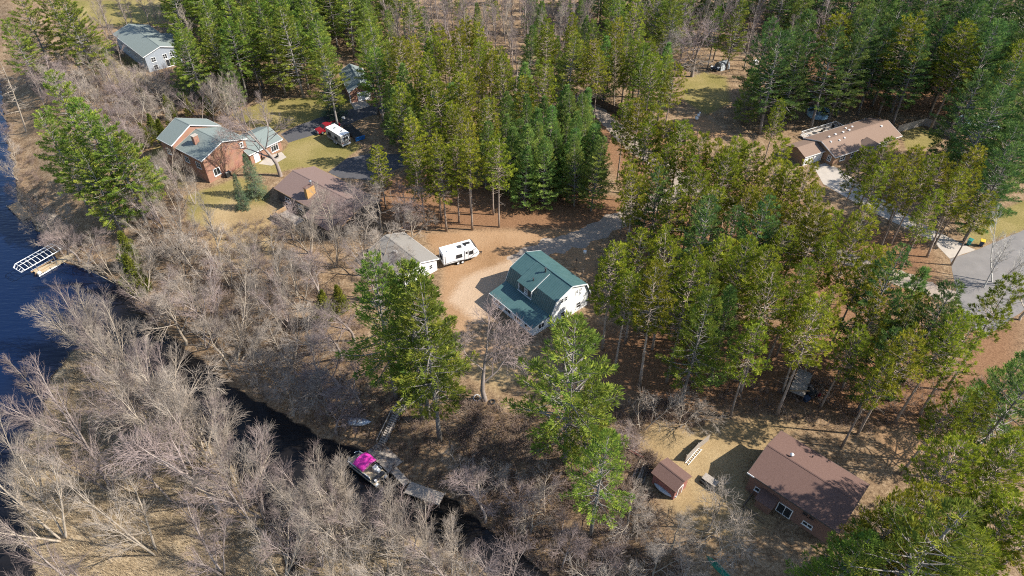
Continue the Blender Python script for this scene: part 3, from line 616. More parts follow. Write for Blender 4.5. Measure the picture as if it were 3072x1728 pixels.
for i, (x, y, r_) in enumerate(((8.2, 6.4, .3), (9.4, 7.4, 2.0), (10.8, 6.3, 3.2), (12.2, 7.2, 4.0))):
    patio_chair(onranch(x, y, .42), r_, ('dark patio chair on ranch deck nearest the pool', 'dark patio chair on ranch deck, second from the pool', 'dark patio chair on ranch deck, third from the pool', 'dark patio chair on ranch deck farthest from pool')[i], M['black'])
t = thing('deck_table', 'dark round table on the ranch deck', 'table', onranch(6.2, 6.8, .42)); MB().tube([(0, 0, .7), (0, 0, .75)], .65, 16).build('table_top', M['dark_metal'], t); MB().tube([(0, 0, 0), (0, 0, .7)], .05, 8).build('leg', M['dark_metal'], t); MB().tube([(0, 0, 0), (0, 0, .05)], .3, 12).build('base', M['dark_metal'], t)

# --- neighbour's roof at the far upper right corner
o = G(3005, 28, 4.5); A = R(-38); hs = thing('corner_house', 'pale tan roof just visible at the far upper right corner', 'house', (o.x, o.y, 0), A); foot(o, A, 0, 18, -5, 5)
gable(hs, 0, 18, 5, 5, 4.5, 3.1, 3.1, -1, M['brick_tan'], mat('pale_shingle', (.42,.36,.30), (.50,.43,.36), 3, .9), M['white'], -.3)
win(hs, (4, -4.6, 1.6), (1, 0, 0), (0, -1, 0), 1.4, 1.2, 2, 2)
# ------------------------------------------------------------------ vehicles
def wheel(root, x, y, r, wd, hub=True):
    o = MB().tube([(x, y - wd / 2, r), (x, y + wd / 2, r)], r, 20).build('wheel', M['black'], root, True)
    MB().tube([(x, y - wd / 2 - .012, r), (x, y + wd / 2 + .012, r)], r * .58, 14).build('rim', M['white_metal'] if hub else M['grey_metal'], o); return o
# white travel trailer
a = G(1329, 766, 3.2); A = R(23.8)
t = thing('travel_trailer', 'white travel trailer with black swoosh stripes parked on the bare dirt yard', 'trailer', (a.x, a.y, 0), A)
BL, BW = 6.6, 2.45
body = MB().prism([(0, 0, .75), (0, 0, 3.05), (.08, 0, 3.2), (6.05, 0, 3.2), (6.35, 0, 2.9), (6.85, 0, 1.9), (6.85, 0, 1.3), (6.2, 0, .75)], (0, 1, 0), BW).build('body', M['white_metal'], t, bevel=.05)
MB().prism([(6.07, .0, 3.225), (6.38, .0, 2.93), (6.88, .0, 1.93), (6.88, .0, 1.60), (6.86, .0, 1.6), (6.86, .0, 1.92), (6.36, .0, 2.92), (6.06, .0, 3.205)], (0, 1, 0), BW).build('front_cap', M['dark_metal'], body)
for x, y, sx, sy, m in ((1.0, 1.6, .3, .3, 'white'), (1.1, .7, .3, .3, 'white'), (3.5, 1.1, .75, .75, 'dark_metal'), (5.0, 1.5, 1.3, .55, 'black'), (4.65, 1.05, .3, .3, 'black')):
    MB().box((x, y, 3.25), (sx, sy, .16)).build('roof_vent' if m != 'dark_metal' else 'air_conditioner', M[m], body, bevel=.03)
ny = (0, -1, 0)
for x, z, w_, h_ in ((3.0, 2.1, 1.1, .6), (5.35, 2.2, .75, .6)): win(t, (x, 0, z), (1, 0, 0), ny, w_, h_, 1, 1, M['black'], fw=.05)
win(t, (0, 1.2, 2.1), (0, 1, 0), (-1, 0, 0), 1.2, .7, 1, 1, M['black'], fw=.05)
dr = MB().box((4.45, -.02, 1.9), (.72, .05, 1.95)).build('door', M['white'], t)
for x in (4.07, 4.83): MB().box((x, -.05, 1.9), (.03, .03, 1.97)).build('door_trim', M['black'], dr)
MB().box((4.45, -.052, 2.35), (.36, .02, .5)).build('door_window', M['glass'], dr)
for pts in ([(.1, 1.0), (1.6, 1.15), (2.8, 1.05), (3.9, .9)], [(5.0, 1.0), (5.7, 1.5), (6.6, 1.9)], [(5.2, 2.4), (6.2, 2.75)], [(.35, 2.7), (.35, 1.2)], [(.1, .86), (6.1, .86)]):
    mb = MB()
    for p, q in zip(pts, pts[1:]): mb.obox(((p[0] + q[0]) / 2, -.012, (p[1] + q[1]) / 2), (q[0] - p[0], 0, q[1] - p[1]), (0, 1, 0), (-(q[1] - p[1]), 0, q[0] - p[0]), math.hypot(q[0] - p[0], q[1] - p[1]) + .04, .02, .09)
    mb.build('stripe', M['dark_metal'], t)
for x in (2.75, 3.6):
    for y in (.18, BW - .18): wheel(t, x, y, .36, .24)
MB().box((3.2, 1.2, .62), (5.8, 1.5, .16)).build('chassis', M['black'], t)
mb = MB(); mb.beam((6.2, .4, .62), (7.9, BW / 2, .55), .1, .12); mb.beam((6.2, BW - .4, .62), (7.9, BW / 2, .55), .1, .12); mb.tube([(7.7, BW / 2, 0), (7.7, BW / 2, .8)], .05, 8); mb.build('hitch', M['black'], t)
MB().tube([(7.05, BW / 2 - .25, .7), (7.05, BW / 2 - .25, 1.2)], .17, 10).build('gas_bottle', M['white'], t)
NOGO.append(gp([(1300, 700), (1450, 690), (1460, 800), (1320, 810)]))
# grey camper beside the pickup
a = G(974, 380, 3.1); A = R(-45)
t = thing('camper_trailer', 'grey sided camper with white roof parked across the pickup on lawn', 'trailer', (a.x, a.y, 0), A)
M['camper_grey'] = mat('camper_side', (.26,.25,.235), (.32,.31,.29), 1.5, .5)
body = MB().prism([(.35, 0, .6), (0, 0, 1.2), (.1, 0, 2.9), (.4, 0, 3.05), (6.2, 0, 3.05), (6.2, 0, .6)], (0, 1, 0), 2.4).build('body', M['camper_grey'], t, bevel=.05)
MB().box((3.25, 1.2, 3.08), (5.86, 2.44, .06)).build('roof', M['white_metal'], body)
MB().box((6.215, 1.2, 2.1), (.03, 1.7, 1.1)).build('rear_panel', M['white'], body)
win(t, (6.22, 1.2, 2.15), (0, 1, 0), (1, 0, 0), 1.3, .7, 2, 1, M['camper_grey'])
for x, y in ((2.2, 1.2), (4.5, 1.5)): MB().box((x, y, 3.17), (.5, .5, .14)).build('roof_vent', M['grey_metal'], body)
for x in (1.6, 4.2): win(t, (x, 0, 2.0), (1, 0, 0), ny, 1.1, .6, 1, 1, M['black'], fw=.05)
for z, h_ in ((1.35, .22), (1.05, .08)): MB().box((3.1, -.012, z), (6.0, .02, h_)).build('stripe', M['dark_metal'], t)
MB().box((6.3, 1.2, .62), (.16, 2.3, .18)).build('bumper', M['white'], t)
for y in (.3, 2.1): MB().box((6.225, y, 1.2), (.03, .16, .3)).build('tail_light', M['red_paint'], t)
for x in (2.9, 3.7):
    for y in (.15, 2.25): wheel(t, x, y, .35, .22)
mb = MB(); mb.beam((.4, .5, .55), (-1.2, 1.2, .5), .1, .12); mb.beam((.4, 1.9, .55), (-1.2, 1.2, .5), .1, .12); mb.build('hitch', M['black'], t)
# red pickup, nose to the lower left
a, b = G(945, 394, .3), G(1019, 362, .9); A = math.atan2(a.y - b.y, a.x - b.x) 
c = Vector((-43.35, 144.3, 0)); t = thing('pickup_truck', 'dark red crew cab pickup truck parked on asphalt drive', 'truck', c, R(221))
W_ = 1.95
def slab(name, prof, m, par, wd=W_, y0=0, bev=.05): return MB().prism([(x, y0 - wd / 2, z) for x, z in prof], (0, 1, 0), wd).build(name, m, par, bevel=bev)
body = slab('body', [(-2.9, .5), (-2.9, 1.12), (-.95, 1.12), (1.35, 1.15), (2.7, 1.05), (2.88, .9), (2.88, .5)], M['red_paint'], t)
cab = slab('cab', [(-.95, 1.1), (-.78, 1.78), (-.5, 1.86), (.6, 1.86), (.8, 1.8), (1.42, 1.14)], M['red_paint'], t, 1.72)
MB().obox((1.1, 0, 1.49), (.62, 0, -.66), (0, 1, 0), (.66, 0, .62), .78, 1.5, .03).build('windshield', M['glass'], cab)
MB().obox((-.885, 0, 1.45), (.17, 0, .68), (0, 1, 0), (-.68, 0, .17), .5, 1.4, .03).build('rear_window', M['glass'], cab)
for s_ in (-1, 1):
    for x0, x1 in ((-.62, .1), (.18, .85)): MB().prism([(x0, s_ * .855, 1.22), (x0 + .06, s_ * .855, 1.72), (x1 - (.06 if x0 < 0 else .12), s_ * .855, 1.72), (x1 + (0 if x0 < 0 else .25), s_ * .855, 1.22)], (0, s_, 0), .02).build('side_window', M['glass'], cab)
    MB().box((1.1, s_ * 1.04, 1.25), (.14, .18, .16)).build('mirror', M['black'], t)
    MB().box((2.89, s_ * .75, .86), (.05, .35, .2)).build('headlight', M['white'], t); MB().box((-2.91, s_ * .85, .9), (.04, .16, .34)).build('tail_light', mat('tail_lamp', (.4, .01, .01)), t)
    for x in (-1.75, 1.85): wheel(t, x, s_ * .86, .39, .26, False)
MB().box((2.9, 0, .86), (.05, 1.1, .24)).build('grille', M['dark_metal'], t); MB().box((2.95, 0, .56), (.16, 1.9, .2)).build('front_bumper', M['grey_metal'], t); MB().box((-2.96, 0, .56), (.14, 1.9, .18)).build('rear_bumper', M['grey_metal'], t)
MB().box((-1.92, 0, 1.10), (1.75, 1.55, .06)).build('bed_floor', M['black'], t)
for s_ in (-1, 1): MB().box((-1.92, s_ * .88, 1.2), (1.9, .1, .2)).build('bed_side', M['red_paint'], t)
MB().box((-2.85, 0, 1.2), (.09, 1.66, .2)).build('tailgate', M['red_paint'], t)
# dark flat trailer with blue end
a = G(1040, 376, .8); b_ = G(1080, 414, .8); A = math.atan2(b_.y - a.y, b_.x - a.x); Ln = (b_ - a).length
t = thing('utility_trailer', 'dark covered utility trailer with bright blue end panel', 'trailer', (a.x, a.y, 0), A)
MB().box((Ln / 2, 0, .75), (Ln, 2.0, .5)).build('bed', M['navy'], t, bevel=.05); MB().box((Ln / 2, 0, 1.02), (Ln - .2, 2.06, .05)).build('cover', M['black'], t)
MB().obox((Ln + .1, 0, .75), (.25, 0, 1), (0, 1, 0), (1, 0, -.25), 1.1, 2.3, .08).build('end_panel', M['blue_paint'], t)
for y in (-1.0, 1.0): wheel(t, Ln * .55, y, .33, .22)
MB().beam((0, 0, .5), (-1.3, 0, .45), .1, .1).build('hitch', M['black'], t)
for i, (px, py, lb) in enumerate(((1030, 355, 'pale round lid on asphalt beside the camper'), (1074, 398, 'pale board leaning by the blue ended trailer'))):
    g = G(px, py)
    if i == 0: tag(MB().tube([(g.x, g.y, 0), (g.x, g.y, .28), (g.x, g.y, .34)], [.42, .45, .2], 14).build('stock_tank', M['white'], None), lb, 'tub')
    else: tag(MB().obox((g.x, g.y, .45), (.5, .8, 0), (0, 0, 1), (.8, -.5, 0), 1.6, .8, .06).build('board', M['grey_metal'], None), lb, 'board')

# ------------------------------------------------------------------ lake things: docks, lift, boats, stairs
def dock(name, label, p0, p1, wd, z, m, posts=True, cat='dock'):
    p0, p1 = Vector(p0), Vector(p1); d = (p1 - p0); Ln = d.length; A = math.atan2(d.y, d.x)
    t = thing(name, label, cat, (p0.x, p0.y, z), A)
    n = max(1, int(Ln / .3)); pm = MB().box((0, 0, 0), (Ln / n - .015, wd, .05)).mesh('plank'); pm.materials.append(m)
    for k in range(n):
        q = bpy.data.objects.new('plank', pm); COL.objects.link(q); q.parent = t; q.location = ((k + .5) * Ln / n, 0, random.uniform(-.006, .006))
    for y in (-wd / 2 + .08, wd / 2 - .08): MB().box((Ln / 2, y, -.13), (Ln, .09, .18)).build('stringer', m, t)
    if posts:
        k = max(2, int(Ln / 2.0))
        for i in range(k + 1):
            for y in (-wd / 2 - .06, wd / 2 + .06): MB().tube([(i * Ln / k, y, -2.0), (i * Ln / k, y, .22)], .06, 8).build('post', M['grey_metal'] if m is M['dock'] else M['wood_grey'], t)
    return t
dock('lake_dock', 'pale tan plank dock reaching into the blue lake beside the lift frame', G(106, 818, -4.5)[:2], G(222, 762, -4.5)[:2], 1.5, -4.5, M['dock'])
dock('swim_platform', 'short weathered platform at the water edge upstream of the lift', G(38, 612, -4.6)[:2], G(82, 655, -4.6)[:2], 2.2, -4.6, M['wood_tan'])
dock('bank_deck', 'grey plank landing at the foot of the long stairs', G(1122, 1338, -4.45)[:2], G(1187, 1402, -4.45)[:2], 2.6, -4.45, M['wood_grey'])
dock('channel_dock', 'grey plank dock section on the dark channel right of the pontoon boat', G(1222, 1461, -4.5)[:2], G(1326, 1498, -4.5)[:2], 1.9, -4.5, M['wood_grey'])
dock('dock_walkway', 'narrow grey walkway linking the landing and the channel dock', G(1180, 1408, -4.5)[:2], G(1222, 1452, -4.5)[:2], 1.1, -4.5, M['wood_grey'])
# boat lift with bare canopy frame
a, b, c, d = [G(*p, -1.7) for p in ((42, 789), (150, 728.5), (176, 748.6), (68, 809))]
ux = (b - a); A = math.atan2(ux.y, ux.x); Ln = ux.length; wd = (d - a).length
t = thing('boat_lift', 'white canopy frame of an empty boat lift in the lake', 'boat lift', (a.x, a.y, WL), A)
zt = 3.0
for y in (0, -wd): MB().tube([(0, y, zt), (Ln, y, zt)], .07, 6).build('canopy_rail', M['white_metal'], t)
for k in range(10):
    x = Ln * k / 9; MB().tube([(x, 0, zt), (x, -wd * .25, zt + .28), (x, -wd * .5, zt + .38), (x, -wd * .75, zt + .28), (x, -wd, zt)], .045, 5).build('rib', M['white_metal'], t)
MB().tube([(0, -wd / 2, zt + .38), (Ln, -wd / 2, zt + .38)], .04, 5).build('ridge_pole', M['white_metal'], t)
for x in (0, Ln):
    sgn = -1 if x == 0 else 1
    for y in (-.3, -wd * .35, -wd * .65, -wd + .3): MB().tube([(x, y, zt + .1), (x + sgn * .55, y * .8 - wd * .1, zt - .25)], .04, 5).build('end_rib', M['white_metal'], t)
    MB().tube([(x, 0, zt), (x + sgn * .6, -.35, zt - .28), (x + sgn * .6, -wd + .35, zt - .28), (x, -wd, zt)], .045, 5).build('end_hoop', M['white_metal'], t)
for x in (Ln * .28, Ln * .75):
    for y in (-.25, -wd + .25):
        MB().tube([(x, y, -1.5), (x, y, zt)], .06, 6).build('lift_post', M['grey_metal'], t)
    MB().box((x, -wd / 2, .35), (.16, wd - .5, .16)).build('cross_beam', M['white_metal'], t)
for y in (-wd * .3, -wd * .7): MB().box((Ln * .52, y, .52), (Ln * .66, .2, .14)).build('bunk', M['wood_tan'], t)
for y in (-.3, -wd + .3): MB().box((Ln * .52, y, .2), (Ln * .6, .12, .2)).build('side_beam', M['white_metal'], t)
MB().tube([(Ln * .26, -wd + .1, 1.0), (Ln * .26, -wd - .02, 1.0)], .34, 16).build('winch_wheel', M['white_metal'], t)
# pontoon boat
a, b, c, d = [G(*p, -4.3) for p in ((1037, 1385), (1075, 1354), (1160, 1420), (1125, 1453))]
bow = (a + b) / 2; st = (c + d) / 2; ux = bow - st; A = math.atan2(ux.y, ux.x); Ln = ux.length; wd = 2.45
t = thing('pontoon_boat', 'pontoon boat under a bright magenta canopy moored at the landing', 'boat', (st.x, st.y, WL), A)
for y in (-.85, .85): MB().tube([(-.1, y, .15), (Ln - .6, y, .15), (Ln + .1, y, .3)], [.3, .3, .1], 12).build('pontoon', M['tin'], t, True)
dk = MB().prism([(0, -wd / 2, .5), (Ln - .5, -wd / 2, .5), (Ln, -wd / 2 + .5, .5), (Ln, wd / 2 - .5, .5), (Ln - .5, wd / 2, .5), (0, wd / 2, .5)], (0, 0, 1), .1).build('deck', M['beige'], t)
def fence_run(pts, h=.62):
    for p, q in zip(pts, pts[1:]):
        p_, q_ = Vector((*p, .6)), Vector((*q, .6)); e = q_ - p_
        pa = MB().obox((p_ + q_) / 2 + Vector((0, 0, .3)), e, (0, 0, 1), e.cross(Vector((0, 0, 1))), e.length - .04, .5, .04).build('side_panel', M['navy'], t)
        MB().tube([p_ + Vector((0, 0, h)), q_ + Vector((0, 0, h))], .03, 6).build('rail', M['tin'], pa)
hw = wd / 2 - .08
fence_run([(.9, hw), (Ln - .55, hw), (Ln - .12, hw - .45), (Ln - .12, .4)]); fence_run([(Ln - .12, -.4), (Ln - .12, -hw + .45), (Ln - .55, -hw), (.9, -hw)])
for x0, x1, y in ((Ln - 2.0, Ln - .5, hw - .32), (Ln - 2.0, Ln - .5, -hw + .32), (1.0, 2.2, hw - .32)):
    s_ = MB().box(((x0 + x1) / 2, y, .82), (x1 - x0, .55, .42)).build('bench', M['beige'], t, bevel=.05); MB().box(((x0 + x1) / 2, y + (.25 if y > 0 else -.25), 1.15), (x1 - x0, .12, .4)).build('cushion', M['white'], s_, bevel=.03)
MB().box((1.7, -.6, 1.0), (.6, .7, .8)).build('console', M['white'], t, bevel=.05); MB().box((1.05, -.6, .95), (.5, .5, .7)).build('helm_seat', M['white'], t, bevel=.08)
MB().box((.45, 0, .75), (.6, 1.9, .3)).build('sun_pad', M['dark_metal'], t)
can = MB(); nx_, ny_ = 7, 7; vs = []; x0, x1 = 2.0, 4.3
for i in range(nx_):
    for j in range(ny_):
        u, v = i / (nx_ - 1), j / (ny_ - 1); sag = .18 * (abs(u - .5) * 2) ** 2 + .30 * (abs(v - .5) * 2) ** 2 + .05 * math.sin(u * 9 + v * 4)
        vs.append((x0 + (x1 - x0) * u, (v - .5) * (wd + .1), 2.45 - sag))
fs = [(i * ny_ + j, (i + 1) * ny_ + j, (i + 1) * ny_ + j + 1, i * ny_ + j + 1) for i in range(nx_ - 1) for j in range(ny_ - 1)]
can.add(vs, fs); co = can.build('canopy', M['pink'], t, True); sm_ = co.modifiers.new('thickness', 'SOLIDIFY'); sm_.thickness = .02
for x in (x0 + .1, (x0 + x1) / 2, x1 - .1):
    MB().tube([(3.15, hw, .8), (x, hw, 2.1), (x, 0, 2.36), (x, -hw, 2.1), (3.15, -hw, .8)], .022, 5).build('canopy_bow', M['tin'], t)
m_ = MB().box((-.35, 0, .75), (.5, .4, .55)).build('outboard_motor', M['black'], t, bevel=.08); MB().box((-.4, 0, .1), (.2, .14, 1.0)).build('motor_leg', M['black'], m_)
MB().tube([(.2, .75, .62), (.2, .75, 1.05)], .2, 12).build('bucket', M['white'], t)
# upturned aluminium rowboat on the bank
def hull(Ln, wd, h, sharp2=False):
    mb = MB(); n = 12; k = 8; vs = []
    for i in range(n + 1):
        u = i / n; w_ = (1 - max(0, (u - .45) / .55) ** 2.2) if not sharp2 else max(.02, 1 - abs(2 * u - 1) ** 2.4)
        w_ = max(w_, .03)
        for j in range(k + 1):
            ph = math.pi * j / k; vs.append((u * Ln, -math.cos(ph) * wd / 2 * w_, (math.sin(ph) ** .6) * h * (0.55 + .45 * w_)))
    mb.add(vs, [(i * (k + 1) + j, (i + 1) * (k + 1) + j, (i + 1) * (k + 1) + j + 1, i * (k + 1) + j + 1) for i in range(n) for j in range(k)])
    mb.f.append(tuple(range(k + 1))); return mb
g0, g1 = GT(1048, 1269), GT(1114, 1268)
t = thing('rowboat', 'upturned pale blue aluminium rowboat lying on the bank', 'boat', (g0.x, g0.y, max(g0.z, g1.z) + .02), math.atan2(g1.y - g0.y, g1.x - g0.x))
Lb = (g1 - g0).length; hull(Lb, 1.35, .5).build('hull', M['tin'], t, True)
for y in (-.3, 0, .3): MB().beam((.1, y, .5 - abs(y) * .25), (Lb * .75, y, .47 - abs(y) * .25), .05, .05).build('keel_strip', M['grey_metal'], t)
MB().box((-.02, 0, .22), (.05, 1.2, .42)).build('transom', M['tin'], t)
# long timber stairs down the bank
def stairs():
    P0, P1, P2, P3 = G(1143, 1337, -4.35), G(1187, 1246, -2.3), G(1221, 1210, -1.6), G(1243, 1160, -.1)
    t = thing('bank_stairs', 'long weathered timber stairs running down the bank to the landing', 'stairs', P0)
    for a_, b_ in ((P0, P1), (P1, P2), (P2, P3)):
        a_, b_ = a_ - P0, b_ - P0; e = b_ - a_; h = Vector((e.x, e.y, 0)).normalized(); s_ = Vector((-h.y, h.x, 0)); n = max(3, int(e.length / .33))
        for k in range(n): MB().obox(a_ + e * ((k + .5) / n) + Vector((0, 0, .05)), h, s_, (0, 0, 1), .27, 1.15, .05).build('tread', M['wood_grey'], t)
        for q in (-.62, .62):
            MB().beam(a_ + s_ * q, b_ + s_ * q, .08, .26).build('stringer', M['wood_dark'], t)
            MB().beam(a_ + s_ * q + Vector((0, 0, 1.0)), b_ + s_ * q + Vector((0, 0, 1.0)), .12, .07).build('handrail', M['wood_grey'], t)
            m = max(1, int(e.length / 1.6))
            for k in range(m + 1): c_ = a_ + e * (k / m) + s_ * q; MB().box(c_ + Vector((0, 0, .1)), (.1, .1, 1.75)).build('post', M['wood_grey'], t)
    return t
stairs()

# ------------------------------------------------------------------ yard things
def torus(name, label, cat, c, r, r2, m, tilt=(0, 0, 0), par=None):
    mb = MB(); n, k = 28, 10
    vs = [((r + r2 * math.cos(2 * math.pi * j / k)) * math.cos(2 * math.pi * i / n), (r + r2 * math.cos(2 * math.pi * j / k)) * math.sin(2 * math.pi * i / n), r2 * math.sin(2 * math.pi * j / k)) for i in range(n) for j in range(k)]
    mb.add(vs, [(i * k + j, ((i + 1) % n) * k + j, ((i + 1) % n) * k + (j + 1) % k, i * k + (j + 1) % k) for i in range(n) for j in range(k)])
    o = mb.build(name, m, par, True); o.location = c; o.rotation_euler = tilt
    return tag(o, label, cat) if label else o
g = GT(1431, 1197); torus('white_ring', 'white ring lying at the foot of the big bare oak', 'ring', g + Vector((0, 0, .25)), .48, .07, M['white'], (R(25), 0, 0))
g = GT(1477, 1207); torus('old_tyre', 'black tyre on the ground right of the big bare oak', 'tyre', g + Vector((0, 0, .13)), .36, .13, M['black'], (R(4), 0, 0))
# above ground pools
def pool(px, py, r, h, label, wall, water_z, wm):
    g = G(px, py); t = thing('swimming_pool', label, 'pool', (g.x, g.y, 0)); n = 40; mb = MB()
    ring = lambda rr, z: [(rr * math.cos(2 * math.pi * i / n), rr * math.sin(2 * math.pi * i / n), z) for i in range(n)]
    vs = ring(r, 0) + ring(r, h) + ring(r - .06, h) + ring(r - .06, 0)
    mb.add(vs, [(q * n + i, q * n + (i + 1) % n, (q + 1) * n + (i + 1) % n, (q + 1) * n + i) for q in range(3) for i in range(n)]); mb.build('pool_wall', wall, t, True)
    o = torus('top_rim', None, None, (0, 0, h), r - .03, .07, wall, (0, 0, 0), t)
    MB().add(ring(r - .07, water_z), [tuple(range(n))]).build('pool_water', wm, t)
    for i in range(0, n, 5): MB().box(((r + .04) * math.cos(2 * math.pi * i / n), (r + .04) * math.sin(2 * math.pi * i / n), h / 2), (.09, .09, h)).build('upright', M['white'], t)
    for s_ in (-.2, .2): MB().tube([(s_, r + .25, 0), (s_, r + .02, h + .25), (s_, r - .3, .3)], .03, 6).build('ladder_rail', M['white'], t)
    return t
M['murky'] = mat('murky_water', (.03,.05,.035), (.07,.06,.04), 1.5, .2)
M['pool_teal'] = mat('pale_teal_cover', (.30,.46,.42), (.38,.52,.48), .8, .6)
M['pool_wall'] = mat('pale_blue_wall', (.36,.55,.68), (.30,.50,.64), 1, .5)
pool(2453, 345, 2.6, 1.15, 'pale blue round pool left of the ranch with murky water', M['pool_wall'], .5, M['murky'])
pool(2932, 384, 4.6, 1.25, 'white walled round pool with teal cover half under the pines', M['white'], 1.0, M['pool_teal'])
# board fences
def board_fence(name, label, pts, h, m, bw=.16):
    c0 = Vector((*pts[0], 0)); t = thing(name, label, 'fence', c0)
    for a_, b_ in zip(pts, pts[1:]):
        a_, b_ = Vector((*a_, 0)) - c0, Vector((*b_, 0)) - c0; e = b_ - a_; Ln = e.length; u = e.normalized(); n = Vector((-u.y, u.x, 0)); k = max(1, round(Ln / 2.4))
        for i in range(k):
            p0, p1 = a_ + e * (i / k), a_ + e * ((i + 1) / k); mb = MB(); w_ = Ln / k; nb = int(w_ / bw)
            for j in range(nb): mb.obox(p0 + u * ((j + .5) * w_ / nb) + Vector((0, 0, h / 2 + random.uniform(-.03, .03))), u, (0, 0, 1), n, w_ / nb - .015, h, .03)
            for z in (.35, h - .3): mb.obox((p0 + p1) / 2 + n * .05 + Vector((0, 0, z)), u, (0, 0, 1), n, w_, .1, .05)
            mb.build('panel', m, t); MB().obox(p0 + n * .06 + Vector((0, 0, h / 2)), u, (0, 0, 1), n, .1, h + .12, .1).build('post', m, t)
    return t
board_fence('board_fence', 'dark brown board fence along the gravel road', gp([(1775, 312), (1860, 346), (1975, 397), (2055, 437)]), 1.9, M['wood_dark'])
board_fence('yard_fence', 'weathered board fence around the small lawn right of the ranch', gp([(2690, 398), (2772, 376), (2800, 385), (2860, 420)]), 1.9, M['wood_grey'])
t = board_fence('fence_panel', 'single pale grey fence panel standing in the lower right yard', gp([(2056, 1385), (2090, 1350), (2125, 1322)]), 1.5, M['wood_grey'])
# white ladder
a, b = G(2060, 1392, .1), G(2102, 1345, .1); e = b - a; t = thing('ladder', 'white ladder lying on the grass along the fence panel', 'ladder', (a.x, a.y, .1), math.atan2(e.y, e.x))
for y in (-.22, .22): MB().box((e.length / 2, y, 0), (e.length, .06, .09)).build('side_rail', M['white'], t)
for k in range(9): MB().box(((k + .5) * e.length / 9, 0, 0), (.05, .4, .05)).build('rung', M['white'], t)
# pale canoe along the shed
a, b = G(1962, 1452, .3), G(2028, 1494, .3); e = b - a; t = thing('pale_canoe', 'pale grey upturned canoe resting against the small shed', 'canoe', (a.x, a.y, .35), math.atan2(e.y, e.x))
hull(e.length, .95, .42, True).build('hull', mat('pale_hull', (.42,.45,.50), (.34,.37,.42), 2, .5), t, True)
for x in (.7, e.length - .7): MB().box((x, 0, -.17), (.1, 1.0, .34)).build('rack_beam', M['wood_dark'], t)
# green canoe
a, b = G(2118, 1668, .02), G(2205, 1752, .02); e = b - a; t = thing('green_canoe', 'dark green upturned canoe beside the dead trunk at bottom edge', 'canoe', (a.x, a.y, .02), math.atan2(e.y, e.x))
hull(e.length, .85, .42, True).build('hull', M['canoe_green'], t, True); MB().beam((.3, 0, .43), (e.length - .3, 0, .43), .05, .05).build('keel', M['canoe_green'], t)
# grey topped work table
g = G(2125, 1452); t = thing('work_table', 'grey topped black framed table between shed and house', 'table', (g.x, g.y, 0), R(-43))
MB().box((0, .25, .72), (2.0, 1.1, .06)).build('table_top', M['wood_grey'], t)
for x in (-.9, .9):
    for y in (-.2, .7): MB().box((x, y, .35), (.08, .08, .7)).build('leg', M['black'], t)
MB().box((0, -.45, .3), (2.1, .35, .5)).build('lower_bin', M['black'], t, bevel=.04)
# boards and logs left of the shed
g = G(1875, 1335); 
for i in range(3):
    a, b = G(1872 + i * 7, 1332 + i * 9, .1), G(1922 + i * 4, 1362 + i * 6, .1); e = b - a
    tag(MB().obox((a + b) / 2 + Vector((0, 0, .04 + i * .01)), e, (-e.y, e.x, 0), (0, 0, 1), e.length, .28, .1).build('timber_plank', M['red_siding'] if i != 1 else M['wood_grey'], None), ('rust red plank lying left of the shed, farthest from it', 'grey plank lying between two rust red planks', 'rust red plank lying left of the shed, nearest to it')[i], 'plank', 'planks lying left of the shed')
rng = random.Random(4)
for i in range(6):
    a = G(1893 + i * 7, 1448 + rng.uniform(-8, 8), .12); b = G(1921 + i * 5, 1385 + rng.uniform(-8, 8), .12)
    if i in (2,): a.z = b.z = .38
    tag(MB().tube([a, (a + b) / 2 + Vector((rng.uniform(-.1, .1), 0, 0)), b], [.15, .13, .09], 8).build('fallen_log', M['bark_dark'] if i % 2 else M['bark'], None, True), '%s bare log in the pile left of the shed' % ('first', 'second', 'third', 'fourth', 'fifth', 'sixth')[i] + ', counted from the left', 'log', 'logs piled left of the shed')
# raised deck in the pines
o = G(2367, 1172, 1.3); A = math.atan2(*(lambda q: (q.y, q.x))(G(2397, 1100, 1.3) - o)); t = thing('pine_platform', 'raised timber platform standing among the red pines', 'platform', (o.x, o.y, 0), A)
for k in range(18): MB().box((.14 + k * .29, -1.1, 1.25), (.275, 2.2, .05)).build('plank', M['wood_grey'], t)
for x in (.15, 2.6, 5.1):
    for y in (-.1, -2.1): MB().box((x, y, .75), (.16, .16, 1.5 if x < 3 else 2.3)).build('post', M['wood_dark'], t)
for y in (-.1, -2.1): MB().box((2.6, y, 1.12), (5.2, .1, .2)).build('joist', M['wood_dark'], t)
MB().beam((2.4, 0, 2.2), (5.2, 0, 2.2), .1, .12).build('railing', M['wood_tan'], t); MB().beam((0, -.1, 1.36), (0.9, -2.6, 2.0), .1, .14).build('brace', M['wood_tan'], t)
for k in range(8): MB().beam((5.2, -.2 - k * .28, 1.3), (5.2, -.2 - k * .28, 2.15), .06, .06).build('baluster', M['wood_dark'], t)
MB().beam((5.2, 0, 2.2), (5.2, -2.2, 2.2), .1, .08).build('railing', M['wood_dark'], t)
g = G(2430, 1185); t = thing('tarped_pile', 'heap of dark bins and tarpaulin beside the timber platform', 'pile', (g.x, g.y, 0), .4)
for x, y, z, sx, sy, sz, m in ((0, 0, .5, 1.5, 1.2, 1.0, 'black'), (-1.2, -.5, .35, 1.0, .9, .7, 'navy'), (.6, .9, .4, .9, .9, .8, 'dark_metal'), (1.1, -.5, .25, .6, .6, .5, 'red_paint')): MB().box((x, y, z), (sx, sy, sz)).build('covered_box', M[m], t, bevel=.12)
